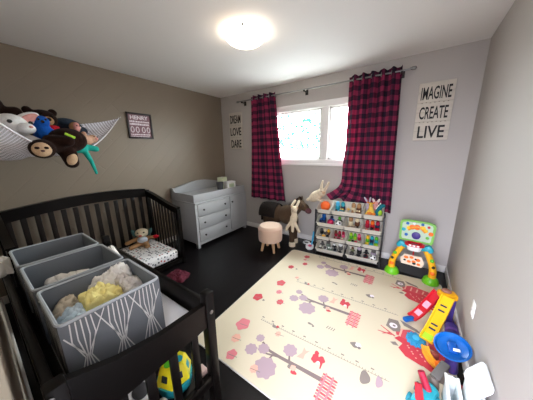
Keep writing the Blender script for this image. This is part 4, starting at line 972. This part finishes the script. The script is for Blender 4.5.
bm = B(); box(bm, Md @ Vector((.02, -.02, .022)), (.035, .018, .006), .003, Md.to_3x3()); obj('white_tab', bm, WHITE_P, t)
bm = B(); cyl(bm, (0, -.005, 0), (0, -.005, .15), .04, .022, 16); obj('stand', bm, mat('mid_purple', '#50408a', .4), t)
t = thing('curved_track', 'orange and yellow curved track piece beside blue dish', 'toy', (3.43, 1.585, MZ+.001), 0)
cp = [(-.03, .06, .06), (-.022, .02, .045), (.0, -.01, .03), (.03, -.03, .02), (.05, -.045, .018)]
bm = B(); ramp(bm, cp, .045); obj('track', bm, mat('amber_plastic', '#eca030', .4), t)
bm = B(); box(bm, (.045, -.035, .045), (.035, .03, .05), .01, R(0, 0, 30)); obj('gate', bm, ORANGE_P, t)
bm = B(); box(bm, (.03, .05, .03), (.045, .04, .055), .014, R(0, 0, 20)); obj('brick_red_block', bm, mat('brick_block', '#8a4038', .5), t)
t = thing('track_plate', 'dark grey toy plate in front of the blue dish', 'toy', (3.472, 1.452, MZ+.001), 62)
bm = B(); box(bm, (0, 0, .10), (.13, .05, .022), .01, R(0, -18, 0)); obj('plate', bm, GREY_P, t)
bm = B(); lathe(bm, [(0, 0), (.035, 0), (.03, .05), (.02, .075), (0, .075)], (-.05, .008, 0), seg=16); lathe(bm, [(0, 0), (.03, 0), (.025, .09), (0, .11)], (.04, .0, 0), seg=16); obj('stand', bm, mat('warm_grey', '#6c6058', .5), t)
t = thing('toy_loader', 'teal and red wheeled toy beside the white tubs', 'toy', (3.393, 1.265, MZ+.001), 68)
bm = B(); box(bm, (0, 0, .045), (.17, .085, .05), .02); ell(bm, (-.085, 0, .035), (.035, .045, .033)); ell(bm, (.085, 0, .035), (.035, .045, .033)); obj('chassis', bm, TEAL_P, t)
bm = B(); tube(bm, [(-.055, 0, .06), (-.02, .03, .13)], [.022, .018], 10); obj('red_arm', bm, RED_P, t)
bm = B(); tube(bm, [(.045, 0, .06), (.06, .05, .14)], [.022, .018], 10); obj('red_arm', bm, CRIM_P, t)
for x in (-.05, .05):
    for y in (-.05, .05):
        bm = B(); cyl(bm, (x, y-.01, .026), (x, y+.01, .026), .026, seg=14); obj('wheel', bm, mat('teal_wheel', '#1a7888', .4), t)
def tub(label, x, y, rz, w, l, h, inner):
    t = thing('toy_tub', label, 'tub', (x, y, MZ+.001), rz, 'white plastic tubs by the right wall')
    bm = B(); k = .006
    bb(bm, -w/2, w/2, -l/2, l/2, 0, k, .002)
    for a in ((-w/2, -w/2+k, -l/2, l/2), (w/2-k, w/2, -l/2, l/2), (-w/2, w/2, -l/2, -l/2+k), (-w/2, w/2, l/2-k, l/2)): bb(bm, *a, k, h, .002)
    obj('tub_shell', bm, mat('tub_white', '#e4ecec', .4), t)
    bm = B(); tube(bm, [(-w/2, -l/2, h), (w/2, -l/2, h), (w/2, l/2, h), (-w/2, l/2, h)], .008, 8, closed=True); obj('rim', bm, WHITE_P, t)
    return t
t1 = tub('open white tub in front, beside the teal loader', 3.510, 1.275, 0, .052, .20, .165, None)
t2 = tub('white tub with raised lid, closest to the right wall', 3.581, 1.235, 0, .052, .24, .235, None)
bm = B(); rl = [(.062*math.copysign(1, c)*.62+.024*c, .09*math.copysign(1, d)*.72+.024*d) for c, d in [(math.cos(2*PI*i/24+.13), math.sin(2*PI*i/24+.13)) for i in range(24)]]; prism(bm, rl, -.005, .005, Matrix.Translation((.004, .05, .292)) @ R(0, -60, 0).to_4x4()); obj('lid', bm, mat('lid_white', '#eef2f2', .35), t2)
figure(Vector((3.581, 1.285, .112)), BLUE_P, BLUE_P, 'blue toy figure standing inside the lidded white tub', .55, 90)
chunk(Vector((3.581, 1.20, .112)), SKY_P, BLUE_P, 'sky blue block inside the lidded white tub', .45, 0)
tag(obj('toy_block', bb(B(), 3.564, 3.598, 1.13, 1.34, .022, .11, .006), TEAL_P), 'teal block lying at the bottom of the lidded tub', 'toy')

# ------------------------------------------------------------------ toy hammock with plush toys
net = bpy.data.materials.new('white_netting'); net.use_nodes = True; nt = net.node_tree
b = nt.nodes['Principled BSDF']; b.inputs['Base Color'].default_value = lin('#e6e4ee'); b.inputs['Roughness'].default_value = .8
uv = N(nt, 'ShaderNodeUVMap'); s = N(nt, 'ShaderNodeSeparateXYZ'); nt.links.new(uv.outputs[0], s.inputs[0])
ga = MA(nt, 'GREATER_THAN', MA(nt, 'FRACT', MA(nt, 'MULTIPLY', s.outputs[0], 90)), .62); gb = MA(nt, 'GREATER_THAN', MA(nt, 'FRACT', MA(nt, 'MULTIPLY', s.outputs[1], 60)), .62)
al = MA(nt, 'MAXIMUM', ga, gb); al = MA(nt, 'ADD', MA(nt, 'MULTIPLY', al, .7), .3); nt.links.new(al, b.inputs['Alpha'])
HA, HB, HC = Vector((.006, 1.27, 1.885)), Vector((1.27, YN+.006, 1.885)), Vector((.012, YN+.012, 1.93))
def rim(u):
    p = HA*(1-u)+HB*u; k = 4*u*(1-u); return p+Vector((-.03, -.03, 0))*k+Vector((0, 0, -.42*k**1.1))
def back(u):
    q = HA*(1-2*u)+HC*(2*u) if u < .5 else HC*(2-2*u)+HB*(2*u-1)
    k = abs(math.sin(2*PI*u)); return q+Vector((.012, .012, -.14*k))
def netp(u, v):                                    # v=0 at the walls, 1 at the front rim
    p = back(u)*(1-v)+rim(u)*v; sg = math.sin(PI*u)**.8*math.sin(PI*v)
    p = p+Vector((0, 0, -.20*sg)); p.x = max(p.x, .008); p.y = max(p.y, YN+.008); return p
t = thing('toy_hammock', 'white net hammock of stuffed toys slung across the corner', 'hammock', HC)
bm = B(); grid(bm, lambda u, v: netp(u, v)-HC, 48, 24, 0, lambda u, v: (u, v)); net_o = obj('net', bm, net, t, sharp=None)
bm = B(); tube(bm, [rim(u/40)-HC for u in range(41)], .006, 6); obj('front_cord', bm, mat('white_cord', '#efeef2', .8), t)
for p in (HA, HB, HC):
    bm = B(); tube(bm, [p-HC+Vector((0, 0, .012)), p-HC+Vector((.015, .015, .006)), p-HC+Vector((.018, .018, .02))], .004, 6); obj('hook', bm, WHITE_P, t)

def plush(name, label, loc, rot, els, m, vox=.009):
    t = thing(name, label, 'plush toy', loc, 0, rot=tuple(math.radians(a) for a in rot)); blob('body', els, m, t, vox); return t
def face_bits(t, c, r, eye, m_muz=None, noser=.012, nose_m=None):
    """eyes, muzzle, nose on a head whose face looks along +x"""
    c = Vector(c)
    if m_muz: bm = B(); ell(bm, c+Vector((r*.72, 0, -r*.18)), (r*.5, r*.5, r*.42)); obj('muzzle', bm, m_muz, t)
    for s_ in (-1, 1): bm = B(); ell(bm, c+Vector((r*.88, s_*r*.38, r*.25)), eye, u=10, v=8); obj('eye', bm, BLACK_E, t)
    bm = B(); ell(bm, c+Vector((r*(1.2 if m_muz else 1.0), 0, -r*.08)), noser, u=10, v=8); obj('nose', bm, nose_m or BLACK_E, t)
# white rabbit with pink ears
t = plush('plush_rabbit', 'white plush rabbit with pink-lined ears in the hammock', (.60, .225, 1.455), (0, 0, 22), [((0, 0, .07), (.12, .13, .11)), ((.05, .03, .21), (.105, .10, .09)), ('l', [(.06, .12, .1), (.12, .17, .06)], [.05, .045]), ('l', [(.06, -.1, .1), (.12, -.14, .06)], [.05, .045])], F_WHITE)
for s_, rx in ((1, -62), (-1, 40)):
    bm = B(); ell(bm, (.04, .03+s_*.11, .275), (.03, .045, .10), R(rx, 0, 0)); e = obj('ear', bm, F_WHITE, t)
    bm = B(); ell(bm, (.064, .03+s_*.112, .277), (.012, .03, .075), R(rx, 0, 0)); obj('ear_lining', bm, F_PINK, e)
bm = B(); ell(bm, (.15, .06, .19), (.05, .055, .042)); obj('muzzle', bm, F_WHITE, t)
for dy in (-.02, .10): bm = B(); ell(bm, (.142, dy, .235), .014, u=10, v=8); obj('eye', bm, BLACK_E, t)
bm = B(); ell(bm, (.197, .065, .20), (.01, .014, .01), u=10, v=8); obj('nose', bm, F_PINK, t)
# dark monkey behind the rabbit
t = plush('plush_monkey', 'dark brown plush monkey with beige face behind the rabbit', (.35, .12, 1.68), (0, 0, 4), [((0, 0, .06), (.13, .15, .12)), ((.03, .02, .17), (.12, .15, .085)), ('l', [(.02, .10, .1), (.05, .22, .12)], [.05, .045])], F_DARK)
bm = B(); ell(bm, (.11, .03, .165), (.05, .10, .055)); obj('face', bm, F_PINK, t)
for dy in (-.02, .08): bm = B(); ell(bm, (.152, dy, .19), .012, u=10, v=8); obj('eye', bm, BLACK_E, t)
# blue plush
t = plush('plush_creature', 'bright blue plush squeezed between rabbit and bear', (.53, .455, 1.54), (0, 0, 0), [((0, 0, .09), (.07, .065, .10)), ((.03, 0, .18), (.058, .055, .05)), ('l', [(.03, .05, .1), (.06, .08, .06)], [.03, .026])], F_BLUE)
face_bits(t, (.03, 0, .18), .055, .008)
# brown bear with red scarf
t = plush('plush_bear', 'dark brown plush bear with tan muzzle and red scarf', (.35, .50, 1.50), (0, 0, 10), [((0, 0, .10), (.10, .11, .13)), ((.02, .0, .26), (.095, .10, .085)), ((.0, .085, .33), (.025, .035, .035)), ((.0, -.085, .33), (.025, .035, .035)), ('l', [(.04, .08, .15), (.10, .13, .08)], [.042, .038]), ('l', [(.04, -.08, .15), (.10, -.12, .08)], [.042, .038])], F_DARK)
face_bits(t, (.02, 0, .26), .095, .011, F_TAN, .016)
bm = B(); tube(bm, [(.015+.075*math.cos(a), .08*math.sin(a), .185) for a in [2*PI*i/18 for i in range(18)]], .026, 8, closed=True); ell(bm, (.10, .02, .16), (.02, .025, .05)); obj('scarf', bm, F_RED, t)
# sloth hanging over the rim
t = plush('plush_sloth', 'dark plush sloth with pale face drooping over the net', (.86, .375, 1.49), (0, 0, 0), [((0, 0, 0), (.07, .078, .072)), ((-.13, .19, .075), (.11, .13, .10)), ((-.06, .09, .04), (.07, .08, .07)), ('l', [(-.12, .13, .05), (-.07, .16, -.04), (-.07, .17, -.11)], [.07, .06, .05]), ('l', [(-.04, .06, .06), (-.0, .16, .06)], [.05, .042])], F_DARK)
bm = B(); ell(bm, (.046, -.010, -.005), (.030, .056, .053)); obj('face', bm, F_BEIGE, t)
for dy in (-.035, .025): bm = B(); ell(bm, (.071, -.010+dy*.8, .006), (.008, .015, .010), R(0, 0, 0), u=10, v=8); obj('eye_patch', bm, F_DARK, t)
bm = B(); ell(bm, (.075, -.012, -.016), (.008, .012, .008), u=10, v=8); obj('nose', bm, F_MAUVE, t)
bm = B(); ell(bm, (-.022, .165, -.085), (.02, .035, .05), R(-25, 0, 0)); obj('paw', bm, F_BEIGE, t)
bm = B(); box(bm, (-.01, .18, .105), (.006, .07, .02), .003, R(-28, 0, 0)); obj('care_tag', bm, mat('lime_tag', '#a8d838', .7), t)
# charcoal plush
t = plush('plush_whale', 'charcoal grey rounded plush at the back of the hammock', (.20, .70, 1.62), (0, 0, 35), [((0, 0, .09), (.10, .16, .10)), ((-.0, .15, .08), (.05, .09, .05))], F_NAVY)
for dy in (-.03, .04): bm = B(); ell(bm, (.098, dy, .10), .011, u=10, v=8); obj('eye', bm, WHITE_P, t)
# small tan plush
t = plush('plush_mouse', 'little pink and tan plush leaning above the teal one', (.36, .715, 1.56), (0, 0, 20), [((0, 0, .06), (.045, .05, .065)), ((.01, 0, .15), (.045, .045, .05))], F_TAN)
bm = B(); ell(bm, (.035, 0, .15), (.025, .032, .045)); obj('face', bm, F_PINK, t)
for dy in (-.014, .014): bm = B(); ell(bm, (.062, dy, .16), .006, u=8, v=6); obj('eye', bm, BLACK_E, t)
# teal elephant with dangling leg
t = plush('plush_elephant', 'teal plush elephant dangling a thin leg off the hammock', (.50, .665, 1.455), (0, 0, 20), [((.02, 0, .06), (.07, .085, .06)), ((.04, -.05, .09), (.05, .05, .05)), ('l', [(.05, .03, .03), (.075, .06, -.08), (.085, .08, -.20)], [.028, .02, .014]), ('l', [(.03, .06, .06), (.07, .13, .04)], [.032, .03])], F_TEAL)
bm = B(); ell(bm, (.07, -.02, .12), (.02, .03, .035)); obj('ear', bm, fur('light_teal_fur', '#60c4b8'), t)
t = plush('plush_pig', 'small beige and pink plush at the right end of hammock', (.30, .80, 1.53), (0, 0, 30), [((.0, 0, .06), (.06, .075, .06)), ((.02, .07, .075), (.045, .05, .045)), ('l', [(.03, -.04, .08), (.06, -.06, .12)], [.028, .024])], fur('peach_fur', '#cfa48a'))
bm = B(); ell(bm, (.058, .078, .075), (.014, .02, .017)); obj('snout', bm, F_PINK, t)
for dy in (.055, .1): bm = B(); ell(bm, (.058, dy, .098), .006, u=8, v=6); obj('eye', bm, BLACK_E, t)

# the stretchy net wraps the undersides of the toys lying in it
bpy.context.view_layer.update()
from mathutils.bvhtree import BVHTree
VS, FS = [], []
for r_ in [o for o in C.objects if o.get('category') == 'plush toy' and o.name.split('.')[0] in ('plush_rabbit', 'plush_creature', 'plush_bear', 'plush_whale', 'plush_mouse', 'plush_pig') or o.name == 'plush_monkey.001']:
    for o in r_.children:
        n0 = len(VS); VS += [o.matrix_world @ v.co for v in o.data.vertices]; FS += [[n0+i for i in p.vertices] for p in o.data.polygons]
bv = BVHTree.FromPolygons(VS, FS)
me = net_o.data; low = {}
for v in me.vertices:
    best = None
    for dx in (-.02, 0, .02):
        for dy in (-.02, 0, .02):
            h = bv.ray_cast(Vector((v.co.x+HC.x+dx, v.co.y+HC.y+dy, .8)), Vector((0, 0, 1)))
            if h[0] is not None and (best is None or h[0].z < best): best = h[0].z
    i_, j_ = divmod(v.index, 25)
    if best is not None and 0 < i_ < 48 and 0 < j_ < 24 and v.co.z+HC.z > best-.008: v.co.z = best-.008-HC.z

# ------------------------------------------------------------------ light
wd = bpy.data.worlds.new('World'); sc.world = wd; wd.use_nodes = True; nt = wd.node_tree; bg = nt.nodes['Background']
tc = N(nt, 'ShaderNodeTexCoord'); s = N(nt, 'ShaderNodeSeparateXYZ'); nt.links.new(tc.outputs['Generated'], s.inputs[0])
r = N(nt, 'ShaderNodeMapRange'); r.inputs['From Min'].default_value = -.3; r.inputs['From Max'].default_value = .3
nt.links.new(s.outputs[1], r.inputs['Value'])
mx = N(nt, 'ShaderNodeMix', data_type='RGBA'); nt.links.new(r.outputs[0], mx.inputs['Factor'])
SKY, HALL = 20.0, 10.5
mx.inputs['A'].default_value = (.80*HALL, .83*HALL, .98*HALL, 1); mx.inputs['B'].default_value = (.90*SKY, .97*SKY, 1.0*SKY, 1)
g = N(nt, 'ShaderNodeMapRange'); g.inputs['From Min'].default_value = -.12; g.inputs['From Max'].default_value = .04; g.inputs['To Min'].default_value = .22
nt.links.new(s.outputs[2], g.inputs['Value']); nt.links.new(g.outputs[0], bg.inputs['Strength'])      # the ground outside is darker than the sky
nt.links.new(mx.outputs['Result'], bg.inputs['Color'])
def portal(name, loc, rot, sx, sy):
    l = bpy.data.lights.new(name, 'AREA'); l.shape = 'RECTANGLE'; l.size = sx; l.size_y = sy; l.cycles.is_portal = True
    o = bpy.data.objects.new(name, l); C.objects.link(o); o.location = loc; o.rotation_euler = [math.radians(a) for a in rot]
portal('window_daylight', ((WX0+WX1)/2, D+.14, (WZ0+WZ1)/2), (-90, 0, 0), WX1-WX0, WZ1-WZ0)
portal('doorway_daylight', ((DX0+W)/2, YN-.1, 1.03), (90, 0, 0), W-DX0, 2.06)

# ------------------------------------------------------------------ camera
cam = bpy.data.cameras.new('Camera'); co = bpy.data.objects.new('Camera', cam); C.objects.link(co); sc.camera = co
cam.sensor_width = 36; cam.sensor_fit = 'HORIZONTAL'; cam.lens = 212.003*36/533; cam.clip_start = .01
yaw, pitch, roll = 0.617530, 0.227306, -0.016552
F = Vector((-math.sin(yaw)*math.cos(pitch), math.cos(yaw)*math.cos(pitch), -math.sin(pitch))); Rr = Vector((math.cos(yaw), math.sin(yaw), 0)); U = Rr.cross(F)
R2 = Rr*math.cos(roll)+U*math.sin(roll); U2 = -Rr*math.sin(roll)+U*math.cos(roll)
co.matrix_world = Matrix(((R2.x, U2.x, -F.x, 3.20998), (R2.y, U2.y, -F.y, 0), (R2.z, U2.z, -F.z, 1.4476), (0, 0, 0, 1)))
sc.view_settings.view_transform = 'Standard'; sc.view_settings.look = 'None'; sc.view_settings.gamma = 1; sc.view_settings.use_curve_mapping = False
sc.view_settings.exposure = 1.28
